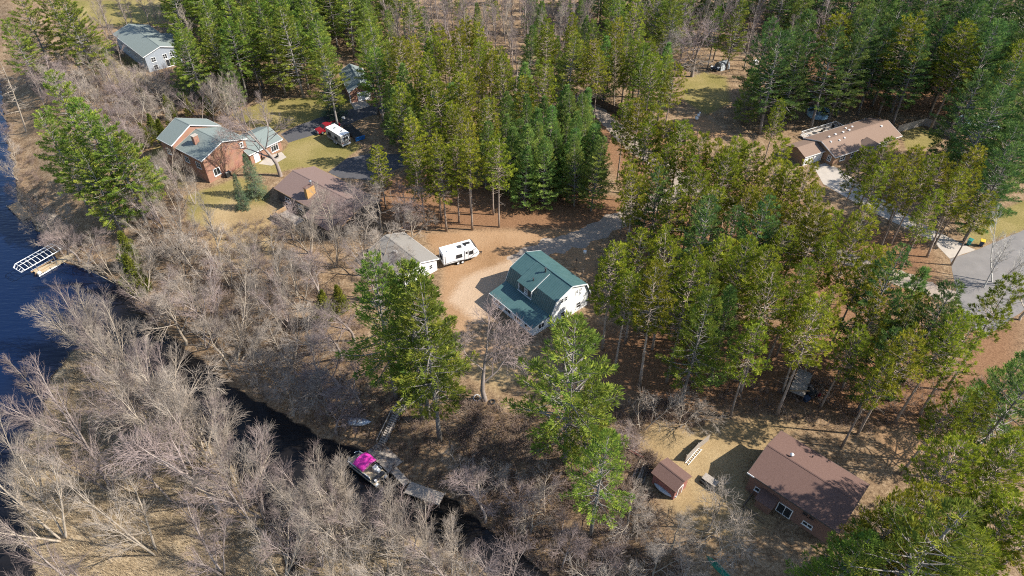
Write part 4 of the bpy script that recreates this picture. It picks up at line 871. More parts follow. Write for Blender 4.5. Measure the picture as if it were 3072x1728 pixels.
# rubbish bins at the kerb
def bin_(px, py, label, bm, lm, rz):
    g = G(px, py); t = thing('wheeled_bin', label, 'bin', (g.x, g.y, 0), rz, 'wheeled bins by the street')
    MB().add([(-.28, -.26, .08), (.28, -.26, .08), (.28, .26, .08), (-.28, .26, .08), (-.42, -.36, 1.15), (.42, -.36, 1.15), (.42, .36, 1.15), (-.42, .36, 1.15)], [(3, 2, 1, 0), (4, 5, 6, 7), (0, 1, 5, 4), (1, 2, 6, 5), (2, 3, 7, 6), (3, 0, 4, 7)]).build('bin_body', bm, t, bevel=.03)
    MB().obox((0, 0, 1.22), (1, 0, .08), (0, 1, 0), (-.08, 0, 1), .95, .8, .09).build('lid', lm, t, bevel=.03)
    for y in (-.3, .3): MB().tube([(-.3, y - .04, .13), (-.3, y + .04, .13)], .13, 12).build('wheel', M['black'], t)
    MB().tube([(-.48, -.3, 1.1), (-.48, .3, 1.1)], .03, 6).build('handle', bm, t)
bin_(2904, 734, 'teal green wheeled bin beside the concrete drive', M['teal'], M['teal'], R(40)); bin_(2941, 737, 'dark wheeled bin with yellow lid beside the street', M['navy'], M['yellow'], R(60))
# far yard: dome shelter, quad bike, crate, ornament
g = G(2165, 205); t = thing('dome_shelter', 'small grey dome shelter at the back of the clearing', 'shelter', (g.x, g.y, 0), R(-60))
mb = MB(); n = 10
arc = [(math.cos(math.pi * i / n) * 1.3, (math.sin(math.pi * i / n) ** .8) * 2.1) for i in range(n + 1)]
mb.add([(x, -1.6, z) for x, z in arc] + [(x, 1.6, z) for x, z in arc], [(i, i + 1, n + 2 + i, n + 1 + i) for i in range(n)] + [tuple(range(n + 1))]); mb.build('cover', mat('grey_canvas', (.38,.41,.43), (.31,.34,.36), 1, .8), t, True)
MB().box((0, -1.62, .75), (1.0, .05, 1.5)).build('door_flap', M['grey_metal'], t)
g = G(2143, 212); t = thing('quad_bike', 'dark blue quad bike with white rack by the dome shelter', 'quad bike', (g.x, g.y, 0), R(150))
MB().prism([(-1.0, -.4, .5), (-.9, -.4, .95), (-.2, -.4, .85), (.3, -.4, 1.05), (1.0, -.4, .9), (1.0, -.4, .55)], (0, 1, 0), .8).build('body', M['navy'], t, bevel=.06); MB().box((-.35, 0, .98), (.8, .4, .16)).build('seat', M['black'], t, bevel=.05)
for x in (-.7, .7):
    for y in (-.5, .5): wheel(t, x, y, .32, .25, False)
MB().tube([(.3, -.42, 1.25), (.35, 0, 1.2), (.3, .42, 1.25)], .03, 6).build('handlebar', M['dark_metal'], t); MB().box((.85, 0, 1.02), (.5, .9, .06)).build('front_rack', M['white'], t); MB().box((-.9, 0, 1.08), (.5, .9, .06)).build('rear_rack', M['white'], t)
g = G(2266, 192); t = thing('white_crate', 'white lidded crate on the ground at the woodland edge', 'crate', (g.x, g.y, 0), .5); MB().box((0, 0, .45), (1.2, 1.0, .9)).build('crate_body', M['white'], t, bevel=.04); MB().box((0, 0, .94), (1.28, 1.08, .1)).build('lid', M['white_metal'], t, bevel=.03)
g = G(2089, 360); t = thing('lawn_ornament', 'white lawn ornament of stacked round shapes beside the clearing', 'ornament', (g.x, g.y, 0))
for i, (z, r_) in enumerate(((.5, .5), (1.25, .4), (1.85, .28))):
    MB().tube([(i * .25, 0, z - r_), (i * .25, 0, z - r_ * .6), (i * .25, 0, z), (i * .25, 0, z + r_ * .6), (i * .25, 0, z + r_)], [r_ * .3, r_ * .8, r_, r_ * .8, r_ * .3], 12).build('sphere', M['white'], t, True)
g = G(1752, 786); t = thing('bird_house', 'white bird house on a post beside the gravel drive', 'bird house', (g.x, g.y, 0)); MB().tube([(0, 0, 0), (0, 0, 2.2)], .05, 6).build('post', M['wood_grey'], t)
MB().prism([(-.25, -.25, 2.2), (-.25, .25, 2.2), (-.25, .25, 2.55), (-.25, 0, 2.8), (-.25, -.25, 2.55)], (1, 0, 0), .5).build('box', M['white'], t)
g = G(1728, 800); t = thing('bird_feeder', 'dark bird feeder on a short post behind the green roofed house', 'feeder', (g.x, g.y, 0)); MB().tube([(0, 0, 0), (0, 0, 1.4)], .04, 6).build('post', M['wood_dark'], t); MB().tube([(0, 0, 1.4), (0, 0, 1.8), (0, 0, 1.95)], [.14, .14, .02], 10).build('hopper', M['dark_metal'], t)
g = G(1747, 840); t = thing('metal_post', 'thin grey pole at the right corner of the green roofed house', 'pole', (g.x, g.y, 0)); MB().tube([(0, 0, 0), (0, 0, 2.6)], .05, 6).build('pole', M['wood_grey'], t); MB().box((0, 0, 2.55), (.3, .12, .12)).build('bracket', M['dark_metal'], t)
# patio set beside the brick wing
for i, (px, py) in enumerate(((792, 478), (812, 470), (832, 474))):
    g = G(px, py); t = patio_chair((g.x, g.y, 0), i * 1.3 + .5, ('dark patio chair beside the brick garage wing door', 'middle dark patio chair below the brick garage wing window', 'dark patio chair by the forked tree at the brick wing')[i], M['black']); t['group'] = 'patio chairs by the brick wing'
sheet('patio', [(775, 492), (800, 470), (845, 455), (860, 472), (815, 497)], M['concrete'], .012, .08, 12)
g = G(686, 530); t = thing('gas_grill', 'black covered grill against the brick gable wall', 'grill', (g.x, g.y, 0), R(55)); MB().box((0, 0, .5), (1.2, .6, 1.0)).build('cabinet', M['black'], t, bevel=.08); MB().tube([(-.5, 0, 1.05), (.5, 0, 1.05)], .3, 10).build('lid', M['dark_metal'], t); MB().box((.75, 0, .8), (.4, .5, .06)).build('side_shelf', M['grey_metal'], t)
g = G(476, 508); t = thing('lawn_sign', 'white utility box on the lawn left of the brick house', 'utility box', (g.x, g.y, 0), .6); MB().box((0, 0, .5), (.7, .5, 1.0)).build('cabinet', M['white'], t, bevel=.04); MB().box((0, 0, 1.04), (.76, .56, .08)).build('cap', M['white'], t)
g = G(2432, 485); t = thing('pink_ball', 'bright pink ball in front of the ranch garage door', 'ball', (g.x, g.y, .45)); MB().tube([(0, 0, -.44), (0, 0, -.38), (0, 0, -.22), (0, 0, 0), (0, 0, .22), (0, 0, .38), (0, 0, .44)], [.08, .25, .39, .45, .39, .25, .08], 16).build('shell', mat('pink_plastic', (.75,.08,.22)), t, True)
g = G(3062, 92); t = thing('garden_canopy', 'small white and teal canopy on lawn at the right edge', 'canopy', (g.x, g.y, 0)); MB().add([(-1.3, -1.3, 2), (1.3, -1.3, 2), (1.3, 1.3, 2), (-1.3, 1.3, 2), (0, 0, 2.7)], [(0, 1, 4), (1, 2, 4), (2, 3, 4), (3, 0, 4)]).build('canopy_top', M['white'], t)
for x in (-1.2, 1.2):
    for y in (-1.2, 1.2): MB().tube([(x, y, 0), (x, y, 2)], .04, 6).build('leg', M['white'], t)
MB().box((0, 1.25, 1.85), (2.5, .04, .3)).build('valance', M['teal'], t)
# ------------------------------------------------------------------ tree templates
def needle_mesh(name, tufts, rng, nb, size, width, cone, uplift, H=20.0):
    """tufts: list of (p, dir, scale); every tuft is a fan of narrow needle bundles that turn their flat side to the light"""
    T = len(tufts); p = np.array([t[0] for t in tufts]); d = np.array([t[1] for t in tufts]); s = np.array([t[2] for t in tufts])
    p = np.repeat(p, nb, 0); d = np.repeat(d, nb, 0); s = np.repeat(s, nb) * rng.uniform(.65, 1.25, T * nb)
    r = rng.normal(size=(T * nb, 3)); r /= np.linalg.norm(r, axis=1)[:, None]
    v = d + r * cone; v[:, 2] += uplift; v /= np.linalg.norm(v, axis=1)[:, None]
    out = p * np.array([1, 1, 0]); out /= np.linalg.norm(out, axis=1)[:, None] + .3
    n = out * .75 + np.array([0, 0, .7]) + rng.normal(size=(T * nb, 3)) * .26
    side = np.cross(v, n); side /= np.linalg.norm(side, axis=1)[:, None] + 1e-9
    base = p + r * .04; tip = base + v * (s * size)[:, None]; mid = base + v * (s * size * .62)[:, None]; hw = side * (s * size * width)[:, None]
    V = np.stack([base, mid + hw, tip, mid - hw], 1).reshape(-1, 3)
    F = np.arange(T * nb * 4).reshape(-1, 4)
    return npmesh(name, V, F)
def unit(v): n = math.sqrt(v[0] * v[0] + v[1] * v[1] + v[2] * v[2]) + 1e-9; return (v[0] / n, v[1] / n, v[2] / n)
def pine_template(kind, seed, H, cb, Rm):
    rg = random.Random(seed); rng = np.random.default_rng(seed); mb = MB(); tufts = []
    lean = (rg.uniform(-.012, .012), rg.uniform(-.012, .012))
    ax = lambda z: (lean[0] * z * z / H * 3, lean[1] * z * z / H * 3)
    r0 = {'wp': .011, 'young': .010, 'rp': .0085, 'spruce': .012, 'cedar': .014}[kind] * H + .03
    pts = [(*ax(H * k / 8), H * k / 8 - (0.3 if k == 0 else 0)) for k in range(9)]
    mb.tube(pts, [r0 * (1 - .93 * k / 8) + (.05 if k == 0 else 0) for k in range(9)], 8)
    z = cb * H; dz = {'wp': .85, 'young': .6, 'rp': .7, 'spruce': .3, 'cedar': .3}[kind]
    if kind == 'rp' or kind == 'wp':          # dead stubs under the crown
        for k in range(14 if kind == 'rp' else 9):
            zz = rg.uniform(cb * .55, cb + .1) * H; az = rg.uniform(0, 6.28); l = rg.uniform(.5, 1.9); x0, y0 = ax(zz)
            mb.tube([(x0, y0, zz), (x0 + math.cos(az) * l, y0 + math.sin(az) * l, zz + rg.uniform(-.4, .15))], [.035, .012], 3, False)
    lob = [(rg.uniform(0, 6.28), rg.uniform(.8, 1.25)) for _ in range(5)]
    while z < H * .985:
        t = (z - cb * H) / (H * (1 - cb)); x0, y0 = ax(z)
        if kind == 'wp': prof = min(1, .5 + t * 3.2) * (1 - t) ** .58 + .05
        elif kind == 'young': prof = min(1, .7 + t * 2.5) * (1 - t) ** .7 + .05
        elif kind == 'rp': prof = min(1, .55 + t * 2.2) * (1 - t) ** .45 + .05
        elif kind == 'spruce': prof = (1 - t) ** .95 + .03
        else: prof = min(1, .8 + t) * (1 - t) ** .65 + .05
        n = {'wp': 5, 'young': 5, 'rp': 6, 'spruce': 6, 'cedar': 6}[kind]
        if t > .85: n = 4
        az0 = rg.uniform(0, 6.28)
        for b in range(n):
            az = az0 + b * 6.283 / n + rg.uniform(-.45, .45)
            lf = 1.0
            for la, lv in lob: lf += (lv - 1) * max(0, math.cos(az - la)) * .8
            ln = Rm * prof * lf * rg.uniform(.62, 1.12)
            if kind in ('wp',) and rg.random() < .12: ln *= .5
            e0 = {'wp': R(-4 + 46 * t), 'young': R(8 + 42 * t), 'rp': R(-2 + 42 * t), 'spruce': R(-14 + 50 * t * t), 'cedar': R(25 + 45 * t)}[kind] + rg.uniform(-.15, .15)
            curve = {'wp': .30, 'young': .35, 'rp': .40, 'spruce': .12, 'cedar': .5}[kind]
            P_ = []; x, y, zz = x0, y0, z; e = e0; st = ln / 4
            for k in range(5):
                P_.append((x, y, zz)); x += math.cos(az) * math.cos(e) * st; y += math.sin(az) * math.cos(e) * st; zz += math.sin(e) * st; e += curve / 4; az += rg.uniform(-.12, .12)
            rb = max(.018, .022 * ln)
            mb.tube(P_, [rb, rb * .8, rb * .6, rb * .45, rb * .25], 3, False)
            def at(u):
                f = u * 4; i = min(3, int(f)); f -= i
                return tuple(P_[i][c] + (P_[i + 1][c] - P_[i][c]) * f for c in range(3))
            dirn = unit(tuple(P_[4][c] - P_[3][c] for c in range(3))); sd2 = (-math.sin(az), math.cos(az), 0)
            if kind == 'rp':
                m = max(3, int(ln / .36))
                for k in range(m):
                    u = .42 + .58 * (k + rg.random()) / m; q = at(u); sg = rg.choice((-1, 1)); l2 = rg.uniform(.25, .85) * (1.2 - .6 * u) * min(1, ln / 1.8)
                    dr = unit(tuple(dirn[c] * .6 + sd2[c] * sg * rg.uniform(.4, 1) + (0, 0, .25)[c] for c in range(3)))
                    e_ = tuple(q[c] + dr[c] * l2 for c in range(3)); mb.tube([q, e_], [.018, .01], 3, False)
                    tufts.append((e_, dr, rg.uniform(.8, 1.15)))
                    if rg.random() < .3: tufts.append((tuple(q[c] + dr[c] * l2 * .45 for c in range(3)), dr, rg.uniform(.6, .9)))
                tufts.append((P_[4], dirn, 1.15))
            else:
                stp = {'wp': .36, 'young': .36, 'spruce': .24, 'cedar': .22}[kind]; u0 = {'wp': .45, 'young': .45, 'spruce': .12, 'cedar': .15}[kind]
                m = max(2, int(ln * (1 - u0) / stp))
                for k in range(m):
                    u = u0 + (1 - u0) * (k + .5) / m; q = at(u)
                    for sg in (-1, 1):
                        l2 = (.30 + .75 * (1 - u)) * rg.uniform(.5, 1.1) * min(1.1, ln / 2.2 + .25)
                        if kind == 'spruce' or kind == 'cedar': l2 *= .55
                        dr = unit(tuple(dirn[c] * .75 + sd2[c] * sg * rg.uniform(.5, 1) + (0, 0, .12)[c] for c in range(3)))
                        nn = max(1, round(l2 / .36))
                        for j in range(nn):
                            f = (j + 1) / nn; tufts.append((tuple(q[c] + dr[c] * l2 * f for c in range(3)), dr, rg.uniform(.75, 1.15)))
                    tufts.append((q, dirn, .8))
                tufts.append((P_[4], dirn, 1.1))
        z += dz * rg.uniform(.75, 1.25)
    tufts.append(((*ax(H), H), (0, 0, 1), 1.0))
    trunk = mb.mesh(kind + '_trunk', True)
    prm = {'wp': (9, .50, .085, .55, .16), 'young': (8, .46, .09, .6, .20), 'rp': (11, .44, .09, .7, .28), 'spruce': (4, .34, .09, .5, -.05), 'cedar': (5, .30, .11, .6, .3)}[kind]
    crown = needle_mesh(kind + '_crown', tufts, rng, *prm)
    trunk.materials.append(M['bark_pine'] if kind == 'rp' else M['bark_white_pine'])
    crown.materials.append(M[{'wp': 'fol_wp', 'young': 'fol_young', 'rp': 'fol_rp', 'spruce': 'fol_spruce', 'cedar': 'fol_cedar'}[kind]])
    return (H, Rm, [('trunk', trunk), ('crown', crown)])
def bare_template(kind, seed, H, bark='bark'):
    rg = random.Random(seed); big = MB(); tw = MB()
    def grow(p, d, ln, r, lvl, wander, up, spec):
        ns = max(2, int(ln / spec['seg'][lvl])) if lvl < 3 else 2
        pts = [p]; dd = Vector(d)
        for k in range(ns):
            dd = (dd + Vector((rg.gauss(0, wander), rg.gauss(0, wander), rg.gauss(0, wander) * .6 + up))).normalized(); pts.append(pts[-1] + dd * (ln / ns))
        last = lvl >= spec['n'] ; r1 = r * (.30 if lvl == 0 else .35)
        rad = [r + (r1 - r) * (k / ns) for k in range(ns + 1)]
        (big if lvl <= 1 else tw).tube(pts, rad, (7, 5, 4, 3, 3, 3)[lvl], False)
        if last: return
        nc = spec['kids'][lvl]; nc = max(1, int(nc * rg.uniform(.75, 1.3)))
        s0 = spec['start'][lvl]
        for k in range(nc):
            u = s0 + (1 - s0) * (k + rg.random()) / nc; f = u * ns; i = min(ns - 1, int(f)); f -= i
            q = pts[i].lerp(pts[i + 1], f); ax = (pts[i + 1] - pts[i]).normalized()
            o_ = ax.orthogonal().normalized(); o_ = Matrix.Rotation(rg.uniform(0, 6.283), 3, ax) @ o_
            an = R(rg.uniform(*spec['ang'][lvl])); nd = ax * math.cos(an) + o_ * math.sin(an)
            cl = spec['len'][lvl] * rg.uniform(.65, 1.25) * (1.15 - .65 * u) * (H / spec['H'])
            grow(q, nd, cl, max(spec['rmin'], min((rad[i] + (rad[i + 1] - rad[i]) * f) * .62, cl * .02 + .008)), lvl + 1, wander * spec['wk'], spec['up'], spec)
        grow(pts[-1], dd, ln * .22 if lvl else spec['len'][0] * .5, r1, min(lvl + 1, spec['n']), wander, up, spec)
    if kind == 'vase':
        spec = dict(n=3, H=16, seg=(1.6, 1.1, .8, .5), kids=(10, 8, 5), start=(.25, .18, .15), ang=((16, 38), (18, 42), (18, 48)), len=(4.8, 2.5, 1.25), rmin=.0115, up=.045, wk=1.15)
        ns = rg.randint(2, 4)
        for k in range(ns):
            az = 6.283 * k / ns + rg.uniform(-.6, .6); an = R(rg.uniform(6, 24))
            grow(Vector((math.cos(az) * .25, math.sin(az) * .25, -.4)), Vector((math.cos(az) * math.sin(an), math.sin(az) * math.sin(an), math.cos(an))), H * rg.uniform(.72, .92), .017 * H * rg.uniform(.5, .75), 0, .045, .02, spec)
    elif kind == 'oak':
        spec = dict(n=4, H=13, seg=(1.0, .8, .6, .4, .4), kids=(5, 7, 7, 5), start=(.45, .25, .2, .15), ang=((35, 68), (30, 65), (25, 60), (25, 60)), len=(6.4, 3.2, 1.7, .95), rmin=.012, up=.04, wk=1.2)
        grow(Vector((0, 0, -.4)), Vector((rg.uniform(-.1, .1), rg.uniform(-.1, .1), 1)), H * .48, .021 * H, 0, .10, .03, spec)
    elif kind == 'pole':
        spec = dict(n=3, H=15, seg=(1.6, .9, .6), kids=(26, 7, 4), start=(.30, .2, .15), ang=((24, 46), (22, 48), (22, 50)), len=(3.3, 1.35, .7), rmin=.012, up=.05, wk=1.3)
        grow(Vector((0, 0, -.4)), Vector((rg.uniform(-.07, .07), rg.uniform(-.07, .07), 1)), H * .97, .0115 * H, 0, .035, .02, spec)
    elif kind == 'small':
        spec = dict(n=3, H=7, seg=(.8, .6, .4, .3), kids=(8, 7, 5, 3), start=(.2, .2, .15, .2), ang=((25, 60), (25, 60), (25, 65), (25, 60)), len=(2.7, 1.35, .75, .42), rmin=.011, up=.04, wk=1.2)
        for k in range(rg.randint(2, 3)):
            az = rg.uniform(0, 6.283); an = R(rg.uniform(5, 30))
            grow(Vector((math.cos(az) * .15, math.sin(az) * .15, -.3)), Vector((math.cos(az) * math.sin(an), math.sin(az) * math.sin(an), math.cos(an))), H * rg.uniform(.6, .85), .010 * H, 0, .09, .02, spec)
    elif kind == 'dead':
        spec = dict(n=2, H=14, seg=(1.5, .6, .5), kids=(30, 4, 3), start=(.35, .3, .2), ang=((60, 100), (30, 60), (30, 60)), len=(1.9, .8, .4), rmin=.012, up=.0, wk=2.0)
        grow(Vector((0, 0, -.4)), Vector((0, 0, 1)), H * .97, .011 * H, 0, .02, .02, spec)
    ext = max(v[2] for v in big.v); rad_ = np.percentile([math.hypot(v[0], v[1]) for v in tw.v], 92)
    a_, b_ = big.mesh(kind + '_trunk', True), tw.mesh(kind + '_twigs', False)
    a_.materials.append(M[bark]); b_.materials.append(M[{'bark': 'twig', 'bark_mauve': 'twig_mauve'}.get(bark, bark)])
    return (max(v[2] for v in tw.v), float(rad_), [('trunk', a_), ('crown', b_)])
TPL = {
 'wp': [pine_template('wp', 11, 23, .18, 5.0), pine_template('wp', 12, 23, .26, 4.6), pine_template('wp', 13, 23, .16, 5.4), pine_template('wp', 14, 23, .34, 4.8)],
 'young': [pine_template('young', 21, 15, .06, 3.5), pine_template('young', 22, 15, .08, 3.8), pine_template('young', 23, 15, .05, 3.2)],
 'rp': [pine_template('rp', 31, 21, .50, 3.1), pine_template('rp', 32, 21, .42, 3.2), pine_template('rp', 33, 21, .54, 2.9), pine_template('rp', 34, 21, .40, 3.1), pine_template('rp', 35, 21, .48, 3.4)],
 'wpd': [],
 'spruce': [pine_template('spruce', 41, 9, .06, 2.0), pine_template('spruce', 42, 9, .05, 1.8)],
 'cedar': [pine_template('cedar', 51, 5, .02, 1.6), pine_template('cedar', 52, 5, .02, 1.9)],
 'vase': [bare_template('vase', 61, 16), bare_template('vase', 62, 16), bare_template('vase', 63, 16), bare_template('vase', 64, 16, 'bark_mauve')],
 'oak': [bare_template('oak', 71, 13), bare_template('oak', 72, 13, 'bark_mauve')],
 'pole': [bare_template('pole', 81, 15, 'bark_mauve'), bare_template('pole', 82, 15), bare_template('pole', 83, 15, 'bark_mauve')],
 'small': [bare_template('small', 91, 7), bare_template('small', 92, 7, 'bark_mauve'), bare_template('small', 93, 7)],
 'aspen': [bare_template('pole', 84, 14, 'bark_white'), bare_template('vase', 66, 12, 'bark_white')],
 'dead': [bare_template('dead', 95, 15, 'bark_white'), bare_template('dead', 96, 13, 'bark')],
}
for H_, R_, pp in TPL['wp'][:3]:
    cm = pp[1][1].copy(); cm.materials.clear(); cm.materials.append(M['fol_wp_dark']); TPL['wpd'].append((H_, R_, [pp[0], ('crown', cm)]))
NAME = {'wpd': 'white_pine', 'wp': 'white_pine', 'young': 'young_pine', 'rp': 'red_pine', 'spruce': 'spruce_tree', 'cedar': 'cedar_shrub', 'vase': 'bare_maple', 'oak': 'bare_oak', 'pole': 'bare_sapling', 'small': 'bare_shrub_tree', 'aspen': 'aspen_tree', 'dead': 'dead_pine'}
TREES = []
prng = random.Random(2024)
def put(kind, x, y, h, label=None, region=None, tilt=(0, 0), rz=None, var=None, wide=1.0, z=None):
    T = TPL[kind]; v = prng.randrange(len(T)) if var is None else var; H, Rm, parts = T[v]
    z = tz(x, y) if z is None else z
    rt = bpy.data.objects.new(NAME[kind], None); COL.objects.link(rt); rt.location = (x, y, z); rt.empty_display_size = .5
    s = h / H; rt.scale = (s * wide, s * wide, s); rt.rotation_euler = (tilt[0], tilt[1], prng.uniform(0, 6.283) if rz is None else rz)
    for nm, me in parts:
        o_ = bpy.data.objects.new(nm, me); COL.objects.link(o_); o_.parent = rt
    rt['category'] = 'shrub' if kind == 'cedar' else 'tree'
    TREES.append((x, y, h, kind)); 
    if label: rt['label'] = label
    if region: REG.setdefault(region, []).append((P((x, y, z + h))[0], rt, kind))
    return rt
REG = {}
def by_top(kind, px, py, h, label=None, region=None, **k):
    z = 0.0
    for _ in range(10):
        p = G(px, py, z + h); z = .5 * z + .5 * tz(p.x, p.y)
    return put(kind, p.x, p.y, h, label, region, **k)
def by_base(kind, px, py, h, label=None, region=None, clear=None, **k):
    g = GT(px, py)
    if clear:
        h0 = h
        while h > h0 * .45 and hides(kind, g.x, g.y, h, g.z, clear): h *= .92
        if h <= h0 * .45: return None
    return put(kind, g.x, g.y, h, label, region, **k)
# things that stay in view (pixels of the photograph, used only to thin random trees)
KEEP = [[(1462,745),(1640,742),(1785,862),(1775,905),(1660,1000),(1590,1000),(1462,900)], [(1295,705),(1450,700),(1455,800),(1300,810)], [(1190,700),(1330,770),(1330,820),(1260,800),(1190,760)],
        [(940,345),(1120,345),(1120,445),(940,430)], [(1015,185),(1075,200),(1075,320),(1015,285)], [(470,345),(620,345),(850,385),(860,500),(690,540),(600,480),(470,430)], [(815,500),(940,495),(1000,560),(940,620),(820,610)],
        [(25,725),(200,720),(200,830),(25,830)], [(1030,1345),(1210,1345),(1210,1460),(1100,1460),(1030,1400)], [(1045,1250),(1115,1250),(1115,1282),(1045,1282)], [(2240,1290),(2360,1290),(2520,1400),(2560,1480),(2380,1570),(2250,1480)],
        [(1960,1370),(2075,1370),(2075,1480),(1960,1480)], [(2415,320),(2490,320),(2490,385),(2415,385)], [(2460,345),(2690,345),(2690,400),(2560,430),(2540,500),(2440,500),(2460,430)], [(2800,705),(2960,705),(3000,760),(2960,860),(2880,820),(2850,775)],
        [(330,70),(450,70),(490,140),(430,185),(330,110)], [(2050,215),(2170,170),(2180,310),(2110,360),(2050,330)], [(1795,390),(1850,380),(1930,430),(1920,470),(1840,440)], [(2055,1300),(2130,1300),(2130,1395),(2050,1395)], [(1620,640),(1810,680),(1790,740),(1640,745),(1480,760),(1330,860),(1470,700)],
        [(0,390),(50,500),(120,720),(200,800),(0,830)], [(690,560),(570,560),(570,650),(690,650)], [(2960,10),(3072,30),(3072,70),(2980,40)], [(1140,1170),(1250,1170),(1190,1345),(1120,1345)], [(1780,300),(2060,420),(2060,450),(1780,340)],
        [(2700,365),(2850,380),(2850,430),(2720,440)], [(2870,370),(2980,370),(2980,405),(2870,405)], [(770,440),(1000,400),(1000,500),(900,500),(780,520)], [(2360,1095),(2420,1095),(2420,1175),(2360,1175)], [(1720,1200),(2100,1200),(2100,1300),(1900,1300)]]
def hides(kind, x, y, h, z, keep):
    lo = {'rp': .5, 'wp': .3, 'wpd': .3, 'young': .1}.get(kind, .35); rm = TPL[kind][0][1] / TPL[kind][0][0] * h * .7
    for f in (lo, lo * .6 + .4, lo * .25 + .75, .93, 1.0):
        w_ = rm * (1 if kind == 'rp' else max(.25, 1.15 - f)) * (.3 if f == 1 else 1)
        for s in (-1, -.5, 0, .5, 1):
            q = P((x + s * w_, y, z + h * f))
            for kp in keep:
                if inpoly(q[0], q[1], kp): return True
    return False
SUNNY = []
def sun_on(px, py, z=0.0): SUNNY.append(G(px, py, z))
for q in [(2470 + i * 28 + j * 12, 425 - i * 8 + j * 9, 3.6) for i in range(8) for j in range(4)] + [(2240 + i * 40, 1420 + i * 22 - j * 40, 4.2) for i in range(2) for j in range(2)]: sun_on(*q)
for q in ((2540,440,3.5),(2600,420,3.5),(2640,390,3.5),(2500,400,3.5),(2560,370,2.8),(2490,530,0),(2453,345,1),(2750,415,0),(2290,1380,4),(2150,1450,0),(2100,1500,0),(1690,900,5),(1740,880,5),(1640,860,6),(1600,800,6.5),(1560,850,3),(1400,740,3),(1400,850,0),(1500,720,0),(1450,800,0),
          (2110,270,0),(2080,300,0),(1830,395,0),(1870,425,0),(2880,760,0),(2960,780,0),(560,400,8),(640,470,4),(650,500,2),(900,540,4),(900,450,0),(820,330,0),(1000,400,1),(1030,400,3),(400,130,5),(440,110,5),(1045,230,4),(1250,760,3.5),(2073,560,0),(3040,640,0)): sun_on(*q)
def shades(kind, x, y, h, z):
    lo = {'rp': .45, 'wp': .25, 'wpd': .25, 'young': .08}.get(kind, 2); rm = TPL[kind][0][1] / TPL[kind][0][0] * h * .8
    if lo > 1: return False
    hx, hy = sd.x / math.hypot(sd.x, sd.y), sd.y / math.hypot(sd.x, sd.y); tn = math.tan(SUN_EL)
    for p in SUNNY:
        dx, dy = x - p.x, y - p.y; al = dx * hx + dy * hy; ac = abs(-dx * hy + dy * hx)
        if al < 0 or al > 40 or ac > rm: continue
        f = (p.z + al * tn - z) / h
        if lo < f < 1.0 and ac < rm * (1 if kind == 'rp' else max(.3, 1.2 - f)): return True
    return False
def scatter(region, poly, kinds, h, hv, sp, seed, keep=KEEP, ground='land', limit=999, tilt=0.03, wide=1.0):
    rg = random.Random(seed); zref = -4.5 if ground == 'marsh' else (0 if ground == 'land' else -2)
    wp = gp(poly, zref + h); xs_ = [q[0] for q in wp]; ys_ = [q[1] for q in wp]
    area = (max(xs_) - min(xs_)) * (max(ys_) - min(ys_)); n = 0
    for _ in range(int(area / (sp * sp) * 9)):
        x, y = rg.uniform(min(xs_), max(xs_)), rg.uniform(min(ys_), max(ys_))
        if not inpoly(x, y, wp): continue
        if any((x - a_) ** 2 + (y - b_) ** 2 < sp * sp for a_, b_, _h, _k in TREES): continue
        z = tz(x, y)
        if z < WL + (.15 if ground != 'marsh' else -.05): continue
        if any(inpoly(x, y, q) for q in NOGO): continue
        k = rg.choices([q[0] for q in kinds], [q[1] for q in kinds])[0]; hh = h * rg.uniform(1 - hv, 1 + hv) * (.82 if k == 'young' and kinds[0][0] != 'young' else 1)
        if not any(-20 < q[0] < 3092 and 0 < q[1] < 1748 for q in (P((x + dx_, y, z + hh * f_)) for f_ in (.12, .35, .6, .85, 1) for dx_ in (-2, 0, 2))): continue
        if keep and (hides(k, x, y, hh, z, keep) or shades(k, x, y, hh, z)): continue
        put(k, x, y, hh, None, region, tilt=(rg.gauss(0, tilt), rg.gauss(0, tilt)), wide=wide * rg.uniform(.9, 1.12)); n += 1
        if n >= limit: break
# ------------------------------------------------------------------ single trees that stand out
by_base('oak', 1455, 1200, 17, 'big bare forked oak in front of the green roofed house', tilt=(-.05, .14), rz=3.4, var=1)
by_base('wp', 1320, 1322, 31, 'tall white pine with long bare trunk right of the bank stairs', var=1)
by_base('wp', 1268, 1258, 29, 'tall white pine, left of the close trunk pair by the stairs', var=3)
by_base('wp', 1286, 1250, 29, 'tall white pine, right of the close trunk pair by the stairs', var=0)
by_base('wp', 1188, 1195, 28, 'tall white pine left of the bank stairs', var=1)
by_base('wp', 1357, 1160, 11, 'short bushy white pine leaning beside the tall trio near the stairs', var=2)
by_base('wp', 1772, 1606, 21, 'white pine with bare grey trunk near the bottom centre', var=3)
by_base('wp', 1695, 1385, 28, 'large spreading white pine right of the green roofed house front', var=2, wide=1.15)
by_base('wp', 1745, 1420, 19, 'lower white pine overlapping the large spreading one', var=0)
by_base('wp', 2042, 1215, 23, 'slender bright white pine among the red pines', var=1, wide=.85)
by_base('wp', 2560, 1900, 27, 'big white pine covering the right end of the brown house', var=2, wide=1.2)
by_base('wp', 2440, 1850, 18, 'lower white pine at bottom edge below the brown house', var=0, wide=1.2)
by_top('rp', 1130, 440, 14, 'single squat red pine beside the lower asphalt drive', var=3, wide=1.2)
by_top('spruce', 735, 462, 10, 'dark green spruce beside the brick gable, the taller of two', var=0)
by_top('spruce', 698, 524, 8, 'dark green spruce beside the brick gable, the shorter of two', var=1)
by_top('young', 2270, 205, 14, 'solitary young pine at the edge of the clearing', var=1, wide=1.1)
by_top('rp', 2345, 300, 15, 'red pine between the clearing and the ranch', var=3)
by_top('young', 2110, 640, 17, 'young pine poking up from the red pine stand', var=0)
